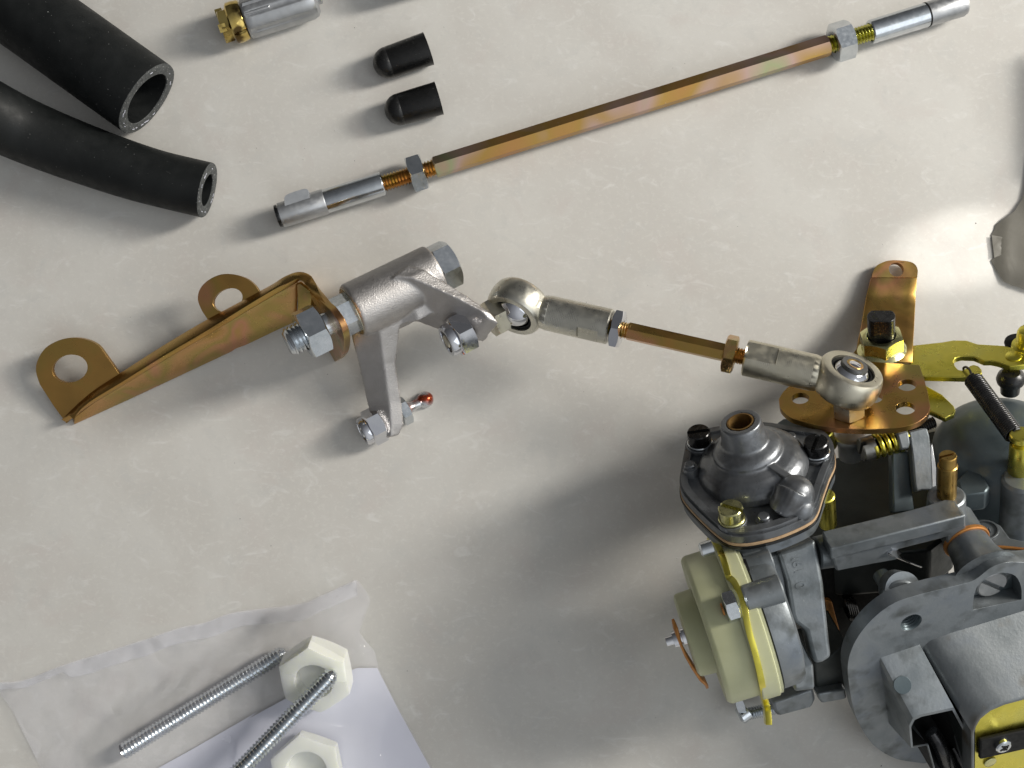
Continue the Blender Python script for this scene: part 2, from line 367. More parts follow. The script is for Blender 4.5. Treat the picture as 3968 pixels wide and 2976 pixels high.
# ============================================================ HOSES
def hose(name, label, path, ro, ri, fat=0.0):
    path = cr(path, 10, False); m_ = len(path) - 1; b = path[-1].copy(); b.z = 0
    t = thing(name, label, 'hose', b, 'black rubber hoses at the left edge')
    n = 48; mb = MB(); mb.tube(path, [ro + fat * max(0, 1 - i / (m_ * .85)) for i in range(m_ + 1)], n, caps=False); obj('hose_wall', mb, RUBBER, t)
    a, u, w = frame(path[-1] - path[-2]); e = path[-1]
    mb = MB()
    jit = [1 + .03 * mnoise.noise(V((cos(2 * pi * j / n) * 2, sin(2 * pi * j / n) * 2, ro))) for j in range(n)]
    pr = [(0, ro), (.25, ro - .3), (.3, (ro + ri) / 2), (.2, ri + .2), (-.2, ri)]
    mb.lathe(e, a, pr, n, mod=lambda tt, r, th: r if r >= ro - .01 else r * (1 + .025 * sin(th * 3 + 1)))
    obj('cut_end', mb, RUBCUT, t)
    mb = MB(); mb.lathe(e, a, [(-.15, ri), (-3, ri * .99), (-34, ri * .97), (-34, 0)], n, mod=lambda tt, r, th: r * (1 + .025 * sin(th * 3 + 1))); obj('bore', mb, RUBBER, t)
    mb = MB()                                        # ends of the white reinforcing cords in the cut wall
    for i in range(15):
        th = random.uniform(0, 2 * pi); rm = (ro * .55 + ri * .45) + random.uniform(-.3, .3)
        c = e + a * .3 + (u * cos(th) + w * sin(th)) * rm
        tg = (w * cos(th) - u * sin(th)); mb.box(c, tg * random.uniform(.15, .7), (u * cos(th) + w * sin(th)) * .12, a * .1)
    obj('reinforcing_cord', mb, PAPER, t, kind='stuff')
    return t
hose('thick_rubber_hose', 'thick straight black rubber hose with open cut end, upper of the two hoses', [P(-330, -270, 15.2), P(-100, -95, 15.2), P(150, 83, 15.2), P(400, 262, 15.2), P(568, 382, 15.2)], 14.9, 10.6)
hose('thin_rubber_hose', 'thinner curved black rubber hose with open cut end, lower of the two hoses', [P(-420, 235, 60), P(-170, 372, 34), P(60, 490, 17), P(300, 588, 11.5), P(560, 677, 10.4), P(802, 737, 10.4)], 10.2, 5.9, 3.0)

# ============================================================ RUBBER CAPS
def cap(x0, y0, x1, y1, label):
    r = 5.9; A = P(x0, y0, r); B = P(x1, y1, r * .98); ax = (B - A).normalized(); L = (B - A).length
    pr = [(0, 0)] + [(r * (1 - cos(q)), r * sin(q)) for q in [pi / 2 * i / 8 for i in range(1, 9)]]
    pr += [(r + .1, r * .985), (r + .5, r * .985), (r + .6, r * 1.0), (L - .5, r * 1.05), (L, r * 1.07), (L, r * .93), (L - .4, r * .9), (r, r * .86), (r * .6, 0)]
    mb = MB(); mb.lathe(A, ax, pr, 40)
    b = A.lerp(B, .5); b.z = 0
    obj('rubber_cap', mb, VINYL, base=b, label=label, cat='cap', group='small black rubber caps', ang=50)
cap(1448, 262, 1660, 188, 'small black domed rubber cap nearest the thick hose, upper of two')
cap(1492, 440, 1701, 380, 'small black domed rubber cap just above the long rod, lower of two')

# ============================================================ DIE-CAST FITTING TOP LEFT
A = P(857, 104, 7.6); B = P(1225, -12, 7.6); ax = (B - A).normalized(); L = (B - A).length
tb = A.lerp(B, .5); tb.z = 0
t = thing('hose_union', 'grey die cast fitting with shiny brass end nut at the top edge', 'fitting', tb)
s0 = (axpt(A, B, 950) - A).length
mb = MB()
def flute(t_, r, th): return r * (1 - .05 * (1 if (sin(th * 7) > .55 and s0 + 2 < t_ < L - 3) else 0))
mb.lathe(A, ax, [(s0, 0), (s0, 7.0), (s0 + .8, 7.6), (s0 + 3, 7.7), (s0 + 3.1, 7.7), (L - 6, 7.7), (L - 3, 7.6), (L - 1, 6.9), (L, 5.5), (L, 3), (L + 1.6, 3), (L + 1.8, 2.4), (L + 1.8, 0)], 84, mod=flute)
mb.box(A + ax * (s0 + 10) + V((-.8, 2.2, 7.1)), ax * 9, V((0, .75, .2)), V((0, -.2, .55)))
mb.box(A + ax * (s0 + 6) + V((0, -1.5, 7.3)), ax * 5, V((0, .5, .1)), V((0, -.1, .5)))
obj('fitting_body', mb, SOCK, t, bevel=.25)
s1 = (axpt(A, B, 905) - A).length
mb = MB(); mb.lathe(A, ax, [(s1 - 1.2, 3), (s1 - 1.2, 7.0), (s1 - .6, 7.7), (s1 + 1.2, 7.8), (s1 + 3.6, 7.5), (s1 + 4.2, 7.2), (s1 + 4.2, 3)], 40)
mb.nut(A + ax * .2, ax, s1 - 1.2, 11.6, 4.2)
for th in (0.5, 2.6, 4.7):
    a_, u_, w_ = frame(ax); d = u_ * cos(th) + w_ * sin(th); mb.box(A + ax * .9 + d * 5.2, ax * 1.3, d * 1.3, ax.cross(d) * 1.5)
obj('end_nut', mb, mat('shiny_brass', [(.58, .42, .12), (.72, .56, .20)], 1, .12, .3, dirt=((.12, .08, .03), .13, .50, .60)), t)

# ============================================================ LONG TIE ROD
H = 7.0
A = P(1076, 838, H); B = P(3742, 10, H); ax = (B - A).normalized(); L = (B - A).length
T = lambda px: (axpt(A, B, px) - A).length
AT = lambda px: axpt(A, B, px)
tb = A.lerp(B, .5); tb.z = 0
t = thing('long_tie_rod', 'long gold hexagonal rod with zinc socket ends and lock nuts', 'tie rod', tb)
mb = MB(); mb.hexbar(AT(1683), AT(3210), 7.0, ref=V((0, .62, 1))); obj('hex_rod', mb, IRID, t, ang=25)
mb = MB(); mb.thread(AT(1465), AT(1700), 3.3, 1.2, .75); obj('threaded_stud', mb, BRASSY, t, ang=70)
mb = MB(); mb.thread(AT(3195), AT(3395), 3.3, 1.2, .75); obj('threaded_stud', mb, mat('olive_chromate', [(.42, .40, .08), (.52, .50, .14)], 1, .25, .2), t, ang=70)
for x0, x1, rf in ((1586, 1644, (0, .25, 1)), (3228, 3298, (0, -.1, 1))):
    mb = MB(); a0 = AT(x0); mb.nut(a0, ax, (AT(x1) - a0).length, 12.9, 3.3, ref=V(rf)); obj('lock_nut', mb, ZINC, t)
mb = MB(); a0 = AT(1258); mb.lathe(a0, ax, [(0, 0), (0, 4.3), (.3, 4.45), (T(1484) - T(1258) - .3, 4.45), (T(1484) - T(1258), 4.2), (T(1484) - T(1258), 3.5), (T(1484) - T(1258) - 2, 3.3)], 40); obj('sleeve', mb, ZINC, t)
mb = MB(); mb.lathe(AT(1080), ax, [(0, 0), (.2, 3.3), (.8, 3.4), (.8, 4.6), (T(1262) - T(1080) - .4, 4.75), (T(1262) - T(1080), 4.55), (T(1262) - T(1080), 0)], 40)
sk = obj('ball_socket', mb, SOCK, t)
mb = MB(); 
side = ax
prof = [V((-4.6, -5)), V((-4.8, .2)), V((-3.6, 1.5)), V((2.9, 1.6)), V((4.6, .3)), V((4.8, -5))]
pts = [AT(1158) + side * p[0] + (V((0, 0, .18)) + CAMY * .98).normalized() * (p[1] + 4.2) + V((0, 0, -.4)) for p in prof]
mb.prism(cr(pts[1:5], 4, False) + [pts[5], pts[0]], V((0, 0, 4.2))); obj('release_clip', mb, SOCK, sk, bevel=.6)
mb = MB(); mb.lathe(AT(1074), ax, [(0, 3.2), (0, 4.2), (.9, 4.3), (.9, 3.0)], 36); obj('end_ring', mb, BLACKST, sk)
mb = MB(); LL = T(3590) - T(3372)
mb.lathe(AT(3372), ax, [(2.2, 3.3), (0, 3.5), (0, 4.1), (.4, 4.45), (LL - .2, 4.5), (LL, 4.2), (LL, 0)], 40); obj('sleeve', mb, ZINC, t)
mb = MB(); LL = T(3742) - T(3592); mb.lathe(AT(3592), ax, [(0, 0), (0, 4.35), (.2, 4.6), (LL - 2, 4.75), (LL - .6, 4.2), (LL, 3), (LL, 0)], 40); sk = obj('ball_socket', mb, SOCK, t)
mb = MB(); mb.lathe(AT(3588), ax, [(0, 4.0), (0, 4.62), (.5, 4.62), (.5, 4.0)], 36); obj('seam_ring', mb, DARK, sk)

# ============================================================ BELLCRANK
q6 = lambda X, Y, h: P(1050 + X / 1.952, 900 + Y / 1.952, h)
A = q6(612, 600, 31); B = q6(1245, 287, 24); ax = (B - A).normalized(); LB = (B - A).length
a3 = q6(612, 600, 28); nA = (q6(850, 1425, 8.5) - a3).cross(q6(1500, 740, 31) - a3).normalized()
def Q6(X, Y, t_=0.0): return PL(1050 + X / 1.952, 900 + Y / 1.952, a3 + ax * t_, nA)
tb = A.lerp(B, .5); tb.z = 0
t = thing('bellcrank', 'satin grey cast bellcrank with two arms pivoting on a zinc bolt', 'bellcrank', tb)
mb = MB()
R0 = 9.9
mb.lathe(A, ax, [(0, 0), (0, R0 - .9), (.8, R0), (LB - .6, R0 - .3), (LB, R0 - 1), (LB, 0)], 64)
T1 = 11.0
def armloft(st):                     # each station: front-near edge, front-far edge, back edge (picture point and height)
    rg = []
    for e in st:
        l_, r_, k_ = (q6(*p) for p in e); rg.append([l_, r_, k_, l_ + (k_ - r_)])
    mb.loft(rg)
armloft([((590, 600, 27), (840, 590, 31), (1010, 560, 28)), ((604, 800, 22), (826, 760, 27), (985, 715, 25)), ((668, 1060, 15), (858, 1000, 20), (952, 985, 18)), ((730, 1330, 8), (896, 1290, 13), (994, 1285, 11)), ((768, 1490, 5), (908, 1460, 10), (1012, 1450, 8)), ((840, 1562, 4.8), (905, 1550, 8.5), (972, 1535, 7))])
armloft([((880, 640, 20), (920, 335, 38), (1030, 250, 36)), ((1000, 655, 19), (1050, 342, 38), (1165, 285, 36)), ((1130, 688, 19), (1200, 405, 37), (1310, 370, 35)), ((1290, 748, 20), (1400, 495, 36), (1490, 480, 34)), ((1420, 790, 22), (1590, 590, 35), (1670, 610, 33)), ((1530, 800, 24), (1645, 655, 34), (1730, 690, 32))])
web = [Q6(*p, 5) for p in ((800, 640), (870, 790), (985, 695), (1120, 672), (1040, 420), (780, 480))]
mb.prism(web, ax * 14)
obj('crank_casting', mb, CAST, t, remesh=.40, smooth=14)
mb = MB(); mb.lathe(A - ax * .15, ax, [(0, 4.5), (0, R0 - 1.0), (.5, R0 - 1.0)], 48); obj('machined_face', mb, mat('machined_alloy', [(.40, .38, .28), (.48, .46, .36)], 1, .3), t)
# pivot bolt with its nuts: axis through the boss
px0 = lambda X: axpt(A, B, 1050 + X / 1.952)
tip = px0(120); bolt = MB(); bolt.thread(px0(300), tip, 5.2, 1.5, .8, tip=1.2); bolt.cyl(px0(310), A + ax * 3, 4.3)
pb = obj('pivot_bolt', bolt, ZINC, t, ang=60)
mb = MB(); a0 = px0(235); mb.nut(a0, ax, (px0(390) - a0).length, 16.0, 5.2, ref=V((0, .2, 1))); obj('nut', mb, ZINC, pb)
mb = MB(); a0 = px0(498); mb.nut(a0, ax, (A - a0).length + .5, 12.6, 4.4, ref=V((0, -.2, 1)), ch=.3); obj('spacer_nut', mb, ZINC, pb)
mb = MB(); mb.nut(B - ax * .3, ax, 7.4, 15.4, 0, ref=V((.3, .2, 1))); obj('bolt_head', mb, ZINC, pb)
# nyloc nut and ball pin on each arm
def armpin(c, label_mat_hex, hexl, hexaf, neck, ballr, bmat, rf, k=1.0):
    mb = MB(); mb.nut(c - ax * .05, -ax, 5.2 * k, 11.2 * k, 3.0 * k, ref=rf, collar=(2.4 * k, 4.9 * k)); n_ = obj('locking_nut', mb, CHROME, t)
    mb = MB(); mb.lathe(c - ax * 7.0 * k, -ax, [(-1.2, 3.6 * k), (.35, 3.55 * k), (.4, 1.9 * k)], 28); obj('locking_ring', mb, mat('dark_nylon_ring', [(.02, .02, .02)], 0, .5), n_)
    mb = MB(); mb.cyl(c - ax * 2, c - ax * 7.75 * k, 1.95 * k, ch=.4); mb.nut(c + ax * neck[0], ax, hexl, hexaf, 0, ref=rf)
    s_ = neck[0] + hexl; obj('pin_shank', mb, label_mat_hex, t)
    mb = MB(); e = s_ + neck[1]
    mb.lathe(c, ax, [(s_ - .1, 2.9), (s_ + .5, 2.3), (s_ + neck[1] * .6, 1.75), (e, 1.9)], 24); mb.ball(c + ax * (e + ballr * .8), ballr, 20, ax)
    obj('ball_pin', mb, bmat, t)
cr_ = Q6(1500, 740, T1)
armpin(cr_, TURN2, 5.4, 12.6, (8.0, 2.4), 5.6, CHROME, V((0, .5, 1)), 1.22)
cd = Q6(835, 1440, 5.0)
armpin(cd, ZINC, 3.6, 9.2, (7.4, 4.8), 3.1, GREASE, V((0, -.1, 1)), 1.06)
BELL_AX = ax.copy(); BELL_PIN = cr_.copy()

# ============================================================ MOUNTING BRACKET
q5 = lambda X, Y, h: P(100 + X / 1.843, 950 + Y / 1.843, h)
tb = q5(900, 900, 0)
t = thing('mounting_bracket', 'gold plated folded steel bracket with two round eyelets', 'bracket', tb)
TH = 2.0
fc = px0(492)
def Q6f(X, Y): return PL(1050 + X / 1.952, 900 + Y / 1.952, fc, ax)      # end flange plane, square to the pivot bolt
n = 26
def lerpl(pts, s):
    x = s * (len(pts) - 1); i = min(int(x), len(pts) - 2); f = x - i
    return tuple(pts[i][k] * (1 - f) + pts[i + 1][k] * f for k in range(len(pts[0])))
back = [(285, 1265, 2.6), (480, 1085, 5.2), (680, 950, 8.0), (1000, 745, 11), (1310, 562, 14), (1560, 430, 17), (1780, 312, 19), (1905, 245, 20)]
top = [(352, 1228, 4.6), (480, 1130, 7.6), (700, 998, 11), (1000, 815, 14.6), (1310, 635, 18), (1560, 482, 20.8), (1790, 345, 23), (1945, 262, 24)]
bot = [(345, 1283, 0.8), (560, 1185, 1.0), (780, 1085, 1.2), (1100, 935, 2.5), (1470, 762, 5.0), (1500, 741, 5.4), (1580, 712, 6.0), (1800, 606, 8), (1935, 545, 9)]
rows = [[], [], [], []]
for i in range(n + 1):
    s_ = i / n; b_ = q5(*lerpl(back, s_)); t_ = q5(*lerpl(top, s_)); w_ = q5(*lerpl(bot, s_))
    for k, p in enumerate((t_.lerp(w_, .012), t_.lerp(w_, .15), t_.lerp(w_, .6), w_)): rows[k].append(p)
mb = MB(); mb.loft(rows, caps=False, closed=False); obj('web', mb, WEBG, t, solid=TH, bevel=.3, ang=32)
def ear(outline, hole, hp, nrm, hr, nm='eyelet', m=GOLD):
    o = [PL(100 + X / 1.843, 950 + Y / 1.843, hp, nrm) for X, Y in outline]
    c = PL(100 + hole[0] / 1.843, 950 + hole[1] / 1.843, hp, nrm)
    hl = [PL(100 + (hole[0] + hole[2] * cos(a) - hole[3] * sin(a) * hole[4]) / 1.843, 950 + (hole[1] + hole[3] * sin(a) + hole[2] * cos(a) * hole[4] * -1) / 1.843, hp, nrm) for a in [2 * pi * i / 32 for i in range(32)]]
    mb = MB(); mb.prism([o, hl], -nrm * TH); obj(nm, mb, m, t, bevel=.3)
def plane3(a, b, c):
    nn = (b - a).cross(c - a).normalized(); return nn if nn.z > 0 else -nn
sm = lambda pts, k=4: [(p[0], p[1]) for p in cr([V((x, y, 0)) for x, y in pts], k, False)]
e1 = sm([(100, 995), (72, 900), (85, 820), (140, 735), (235, 680), (335, 662), (430, 674), (515, 715), (575, 790)]) + [(632, 870), (690, 958), (480, 1095), (340, 1215), (290, 1272), (200, 1150)]
n1 = plane3(q5(285, 1265, 2.6), q5(680, 950, 8.0), q5(120, 760, 9.0))
ear(e1, (315, 882, 126, 100, .05), q5(285, 1265, 2.6), n1, 0)
e2 = sm([(1258, 470), (1228, 390), (1245, 310), (1310, 245), (1400, 208), (1490, 210), (1580, 240), (1640, 290)]) + [(1690, 365), (1500, 462), (1320, 563)]
n2 = plane3(q5(1310, 562, 14), q5(1780, 312, 19), q5(1250, 340, 15.5))
ear(e2, (1442, 392, 105, 84, .12), q5(1310, 562, 14), n2, 0)
fl = [Q6f(*p) for p in sm([(490, 560), (522, 600), (560, 660), (592, 740), (602, 830), (585, 905), (545, 950), (500, 962)], 3)] + [Q6f(425, 935), Q6f(340, 800), Q6f(240, 600), Q6f(190, 480), Q6f(195, 395), Q6f(235, 350)]
mb = MB(); mb.prism(fl, -ax * TH * 1.15); obj('end_flange', mb, GOLD, t, bevel=.45)
cv = lambda X, Y: ((100 + X / 1.843 - 1050) * 1.952, (950 + Y / 1.843 - 900) * 1.952)
mb = MB()                               # rounded fold that carries the strip round onto the end flange
hf = lambda X, Y: Q6f(*cv(X, Y)).z
outer = back[:7] + [(1850, 264, 20.2), (1905, 236, 21.2), (1955, 224, 22.2), (2005, 233, 23.2), (2055, 266, 24.5)]
inner = top[:7] + [(1880, 297, 23.5), (1938, 264, 24), (1965, 253, 24.3), (1992, 264, 24.8), (2025, 293, 25.5)]
fin_o = [(2110, 325), (2160, 385), (2205, 440)]; fin_i = [(2075, 338), (2130, 395), (2180, 448)]
ro_ = [q5(*p) for p in outer] + [q5(X, Y, 24.5 + (hf(*fin_o[-1]) - 24.5) * (i + 1) / 3) for i, (X, Y) in enumerate(fin_o)]
ri_ = [q5(*p) for p in inner] + [q5(X, Y, 25.5 + (hf(*fin_i[-1]) + .8 - 25.5) * (i + 1) / 3) for i, (X, Y) in enumerate(fin_i)]
ro_, ri_ = cr(ro_, 3, False), cr(ri_, 3, False)
mb.loft([ro_, [a.lerp(b, .85) + V((0, 0, .25)) for a, b in zip(ro_, ri_)], ri_], caps=False, closed=False)
obj('rounded_fold', mb, GOLD, t, solid=TH, bevel=.5, seg=3, ang=60)
mb = MB()                               # inside of the fold, between web and end flange
r0_ = [q5(1938, 264, 23.6), q5(1945, 400, 17), q5(1935, 545, 9)]
r1_ = [q5(1968, 258, 23.8), q5(1975, 400, 17), q5(1965, 540, 9)]
r2_ = [q5(2060, 325, 24.5), q5(2050, 420, 18), q5(2030, 540, 10)]
mb.loft([r0_, r1_, r2_], caps=False, closed=False); obj('fold_inside', mb, WEBG, t, solid=1.6, bevel=.3, ang=60)

# ============================================================ UNSEEN BAR ADDED BEYOND THE TOP EDGE (its shadow reaches in)
A = P(1500, -75, 8); B = P(2900, -470, 8); ax = (B - A).normalized()
mb = MB(); g = lambda px: (axpt(A, B, px) - A).length
mb.lathe(A, ax, [(0, 0), (0, 7.0), (g(1830), 7.2), (g(1835), 3.3), (g(2150), 3.3), (g(2155), 7.2), (g(2480), 7.2), (g(2490), 4), (g(2900), 4), (g(2900), 0)], 36)
b = A.lerp(B, .5); b.z = 0
obj('unseen_shadow_bar', mb, SOCK, base=b, label='unseen bar added just beyond the top edge, only its shadow showing', cat='shadow caster')  # added out of view to cast soft shadows at the top edge

# ============================================================ SHORT LINK ROD WITH TWO ROD ENDS
z2 = lambda X, Y: (2550 + X / 1.56, 950 + Y / 1.56)
UL = 3.0                                                  # level of the throttle lever plate
E1 = P(2006, 1186, BELL_PIN.z - 1.0)
E2 = CU(3284, 1474, UL + 10.5)
ax = (E2 - E1).normalized(); L = (E2 - E1).length
tb = E1.lerp(E2, .5); tb.z = 0
t = thing('link_rod', 'short gold hexagonal link rod with two steel eye ends and lock nuts', 'link rod', tb)
K = lambda px: axpt(E1, E2, px)
D = lambda px: (K(px) - E1).length
def eye(c, n, ro, px0, px1, m, flats, label=None):
    mb = MB(); rf, ri, hw = ro - 1.5, 7.5, 5.0
    pr = [(-hw, ri), (-hw, rf)] + [(hw * 1.0 * -cos(q), rf + (ro - rf) * sin(q)) for q in [pi * i / 12 for i in range(1, 12)]] + [(hw, rf), (hw, ri), (-hw, ri)]
    mb.lathe(c, n, pr, 56)
    e = obj('eye_end', mb, m, t, ang=30)
    mb = MB(); a0, a1 = K(px0), K(px1); d = (a1 - a0).normalized(); LL = (a1 - a0).length
    mb.lathe(a0, d, [(-4.5, 4.0), (-3, 4.9), (-1, 5.9), (1.0, 6.25)], 48)
    mb.lathe(a0, d, [(1.0, 6.25)] + [x for i in range(int((LL - 2.2) / .62)) for x in ((1.0 + i * .62 + .12, 6.21), (1.0 + i * .62 + .31, 6.24), (1.0 + i * .62 + .5, 6.24))] + [(LL - .5, 6.25), (LL, 5.7), (LL, 2.5)], 64,
             mod=lambda tt, r, th: min(r, 5.35 / max(abs(cos(th - flats)), 1e-3)) if LL - 10.5 < tt < LL - (0 if flats < 1 else 3.2) else r)
    b = obj('threaded_body', mb, m, t, ang=26)
    mb = MB(); mb.ball(c, 7.15, 22, n, 1.0); ball = obj('ball', mb, CHROME, e)
    mb = MB(); mb.lathe(c, n, [(-4.1, 7.65), (-4.1, 6.4), (-2, 7.0), (2, 7.0), (4.1, 6.4), (4.1, 7.65)], 40); obj('race_liner', mb, DARK, e)
    return e
n1 = c2w((-.43, -.76, .49))
eye(E1, n1, 10.8, 2118, 2366, TURN, 1.1)
n2 = (CU_ + CR_ * .45 + CF_ * .05).normalized()
e2 = eye(E2, n2, 11.3, 3160, 2886, TURN2, .35)
mb = MB(); mb.lathe(E2, n2, [(6.5, 0), (6.5, 1.6), (6.9, 2.0), (7.0, 2.7), (6.8, 2.9), (4, 3)], 32); obj('pin_end', mb, BRASSY, e2)
mb = MB(); mb.lathe(E2, n2, [(6.5, 2.8), (6.85, 2.9), (6.85, 4.3), (6.1, 4.6), (4.5, 4.6)], 32); obj('pin_collar', mb, mat('grey_collar', [(.16, .16, .16)], .8, .35), e2)
st = MB(); hx = CU(3290, 1600, UL); top_ = E2 - n2 * 4.4
st.cyl(hx + CU_ * 3, top_, 3.0); st.nut(hx, CU_, 6.6, 9.8, 0, ref=CR_ + CF_ * .4); obj('pin_shank', st, TURN2, t)
mb = MB(); a0 = K(2374); mb.nut(a0, ax, (K(2412) - a0).length, 12.6, 3, ref=V((0, .35, 1))); obj('lock_nut', mb, CHROME, t, label='bright zinc lock nut')
mb = MB(); a0 = K(2806); mb.nut(a0, ax, (K(2852) - a0).length, 11.6, 3, ref=V((0, .1, 1))); obj('lock_nut', mb, BRASSY, t, label='brassy lock nut')
mb = MB(); mb.thread(K(2355), K(2445), 2.9, .9, .45); obj('threaded_stud', mb, BRASSY, t, ang=70)
mb = MB(); mb.thread(K(2800), K(2895), 2.9, .9, .45); obj('threaded_stud', mb, BRASSY, t, ang=70)
mb = MB(); mb.hexbar(K(2432), K(2812), 5.6, ref=V((0, -.55, 1))); obj('hex_rod', mb, GOLD, t, ang=25)

# ============================================================ CARBURETTOR
tb = P(3450, 2200, 0)
t = thing('carburettor', 'large grey cast carburettor with domed cover and yellow levers', 'carburettor', tb)
z3 = lambda X, Y: (2550 + X / 2.765, 1550 + Y / 2.765)
z4 = lambda X, Y: (3100 + X / 2.212, 1500 + Y / 2.212)
z5 = lambda X, Y: (2550 + X / 2.074, 2050 + Y / 2.074)
z6 = lambda X, Y: (3100 + X / 1.894, 2100 + Y / 1.894)
z34 = lambda X, Y: (3400 + X / 3.319, 1250 + Y / 3.319)
z45 = lambda X, Y: (3450 + X / 3.319, 1650 + Y / 3.319)
UU = lambda z, pts, u: [CU(*z(*p), u) for p in pts]
FF = lambda z, pts, f: [CF(*z(*p), f) for p in pts]
def scl(pts, k, c=None):
    c = c or sum(pts, V((0, 0, 0))) / len(pts); return [c + (p - c) * k for p in pts]

# ---- diaphragm cover
CO3 = [(240, 930), (272, 1066), (440, 1262), (700, 1490), (900, 1538), (1130, 1505), (1350, 1440), (1600, 1325), (1700, 1225), (1760, 1050), (1830, 850), (1895, 690), (1872, 520), (1790, 420), (1640, 395), (1450, 372), (1150, 325), (800, 350), (560, 385), (400, 420), (318, 500), (290, 620), (262, 780)]
rim0 = cr(UU(z3, CO3, -3.0), 4)
mb = MB(); mb.prism(rim0, CU_ * 3.0)
cvr = obj('diaphragm_cover', mb, COVER, t, bevel=.7, seg=3)
cc = sum(rim0, V((0, 0, 0))) / len(rim0)
mb = MB(); o_ = [p + CU_ * 3.0 for p in scl(rim0, .975, cc)]; i_ = [p + CU_ * 3.0 for p in scl(rim0, .885, cc)]
mb.prism([o_, i_], CU_ * 1.3); obj('raised_rim', mb, COVER, cvr, bevel=.55, seg=3)
g_ = scl([p - CU_ * 1.1 for p in rim0], 1.008, cc + CU_ * -1.1)
mb = MB(); mb.prism(g_, CU_ * 1.05); obj('tan_gasket', mb, GASK, t, bevel=.15)
g_ = scl([p - CU_ * 2.3 for p in rim0], 1.018, cc + CU_ * -2.3)
mb = MB(); mb.prism(g_, CU_ * 1.15); obj('diaphragm', mb, VINYL, t, bevel=.2)
g_ = scl([p - CU_ * 6.5 for p in rim0], .992, cc + CU_ * -6.5)
mb = MB(); mb.prism(g_, CU_ * 4.15); obj('cover_seat', mb, BODY, t, bevel=.8)
# dome
A = CU(2914, 1812, 0); B = CU(2868, 1634, 19.5); da = (B - A).normalized(); DH = (B - A).length
k_ = DH
mb = MB()
prf = [(-1, 0), (-1, 18.6), (0, 18.4), (.06 * k_, 18.2), (.14 * k_, 17.6), (.22 * k_, 16.4), (.29 * k_, 14.7), (.33 * k_, 12.9), (.345 * k_, 11.9), (.37 * k_, 11.4), (.43 * k_, 11.3), (.49 * k_, 10.6), (.53 * k_, 9.6), (.56 * k_, 8.6), (.58 * k_, 7.9), (.61 * k_, 7.5), (.97 * k_, 6.75), (k_, 6.4), (k_, 4.5), (k_ * .93, 4.2), (k_ * .55, 4.0), (k_ * .5, 0)]
mb.lathe(A, da, prf, 64)
# bulge and rib on the right of the dome
v0 = CU(*z3(1320, 1130), 0); v1 = CU(*z3(1540, 1010), 6.0)
mb.tube(cr([CU(*z3(1330, 1180), .5), CU(*z3(1400, 1060), 4.0), CU(*z3(1440, 980), 5.6)], 6, False), [4.6 + .1 * i for i in range(13)], 20)
mb.ball(CU(*z3(1470, 1000), 4.0), 6.0, 16); mb.ball(CU(*z3(1510, 1150), 0.5), 5.0, 14)
ra = [CU(*z3(1140, 690), 9.0), CU(*z3(1400, 860), 7.8), CU(*z3(1420, 1000), 0), CU(*z3(1180, 980), 0)]
mb.prism(ra, (CR_ * 2.2 - CF_ * 1.5))
obj('dome', mb, COVER, cvr, remesh=.33, smooth=4)
mb = MB(); mb.lathe(B, da, [(.05, 4.35), (.12, 3.8), (-3, 3.6), (-8, 3.5), (-8, 0)], 32); obj('bush', mb, mat('brown_bush', [(.20, .11, .03), (.28, .17, .06)], .6, .45, .4), cvr)
# cast figures on the dome (partly legible in the photograph)
def glyph(txt, pos, nrm, upd, size, par, m, dep=.25):
    cu = bpy.data.curves.new('cast_figures', 'FONT'); cu.body = txt; cu.size = size * S; cu.extrude = dep * S; cu.align_x = 'CENTER'; cu.align_y = 'CENTER'
    tmp = bpy.data.objects.new('tmp', cu); COL.objects.link(tmp)
    dg = bpy.context.evaluated_depsgraph_get(); me = bpy.data.meshes.new_from_object(tmp.evaluated_get(dg))
    bpy.data.objects.remove(tmp); me.materials.clear(); me.materials.append(m)
    z = V(nrm).normalized(); y = (upd - z * upd.dot(z)).normalized(); x = y.cross(z)
    M = Matrix((x, y, z)).transposed().to_4x4(); M.translation = (pos - BASE[par.name]) * S
    me.transform(M); o = bpy.data.objects.new('cast_figures', me); COL.objects.link(o); o.parent = par; BASE[o.name] = BASE[par.name]; return o
# screws
def slot_screw(top, n, r, h, slotdir, m, par, name='slotted_screw', washer=True, sw=.72, wm=None):
    a = V(n).normalized(); s_ = (slotdir - a * slotdir.dot(a)).normalized(); w_ = a.cross(s_)
    mb = MB(); base = top - a * h
    mb.lathe(base, a, [(0, 0), (0, r), (h - 1.6, r), (h - 1.6, 0)], 36)
    for sg in (1, -1):                         # two half heads leave the slot open between them
        half = []; d0 = sw
        al = math.asin(d0 / r)
        for i in range(15):
            th = al + (pi - 2 * al) * i / 14; half.append(s_ * cos(th) * r + w_ * sin(th) * r * sg)
        pts = [base + a * (h - 1.6) + p for p in half]
        pts2 = [base + a * (h - .35) + p for p in half]; pts3 = [base + a * h + p * .9 + w_ * sg * sw * .1 for p in half]
        mb.loft([pts, pts2, pts3])
    o = obj(name, mb, m, par, ang=30)
    if washer:
        mb = MB(); mb.lathe(base, a, [(.15, 0), (.15, r * 1.04), (-.15, r * 1.1), (-.6, r * 1.1), (-.75, r * 1.05), (-.75, 0)], 36); obj('spring_washer', mb, wm or m, o)
        mb = MB(); mb.lathe(base - a * .8, a, [(0, 0), (0, r * 1.16), (-.3, r * 1.22), (-2.6, r * 1.3), (-2.6, 0)], 36); obj('screw_boss', mb, COVER, o)
    return o
slot_screw(CU(*z3(433, 335), 7.2), CU_, 3.9, 4.6, CR_ * 1.0 - CF_ * -.25, BLACKST, cvr, wm=ZINC)
slot_screw(CU(*z3(1690, 440), 6.4), CU_, 4.0, 4.4, CR_ * .75 - CF_ * .95, BLACKST, cvr, wm=ZINC)
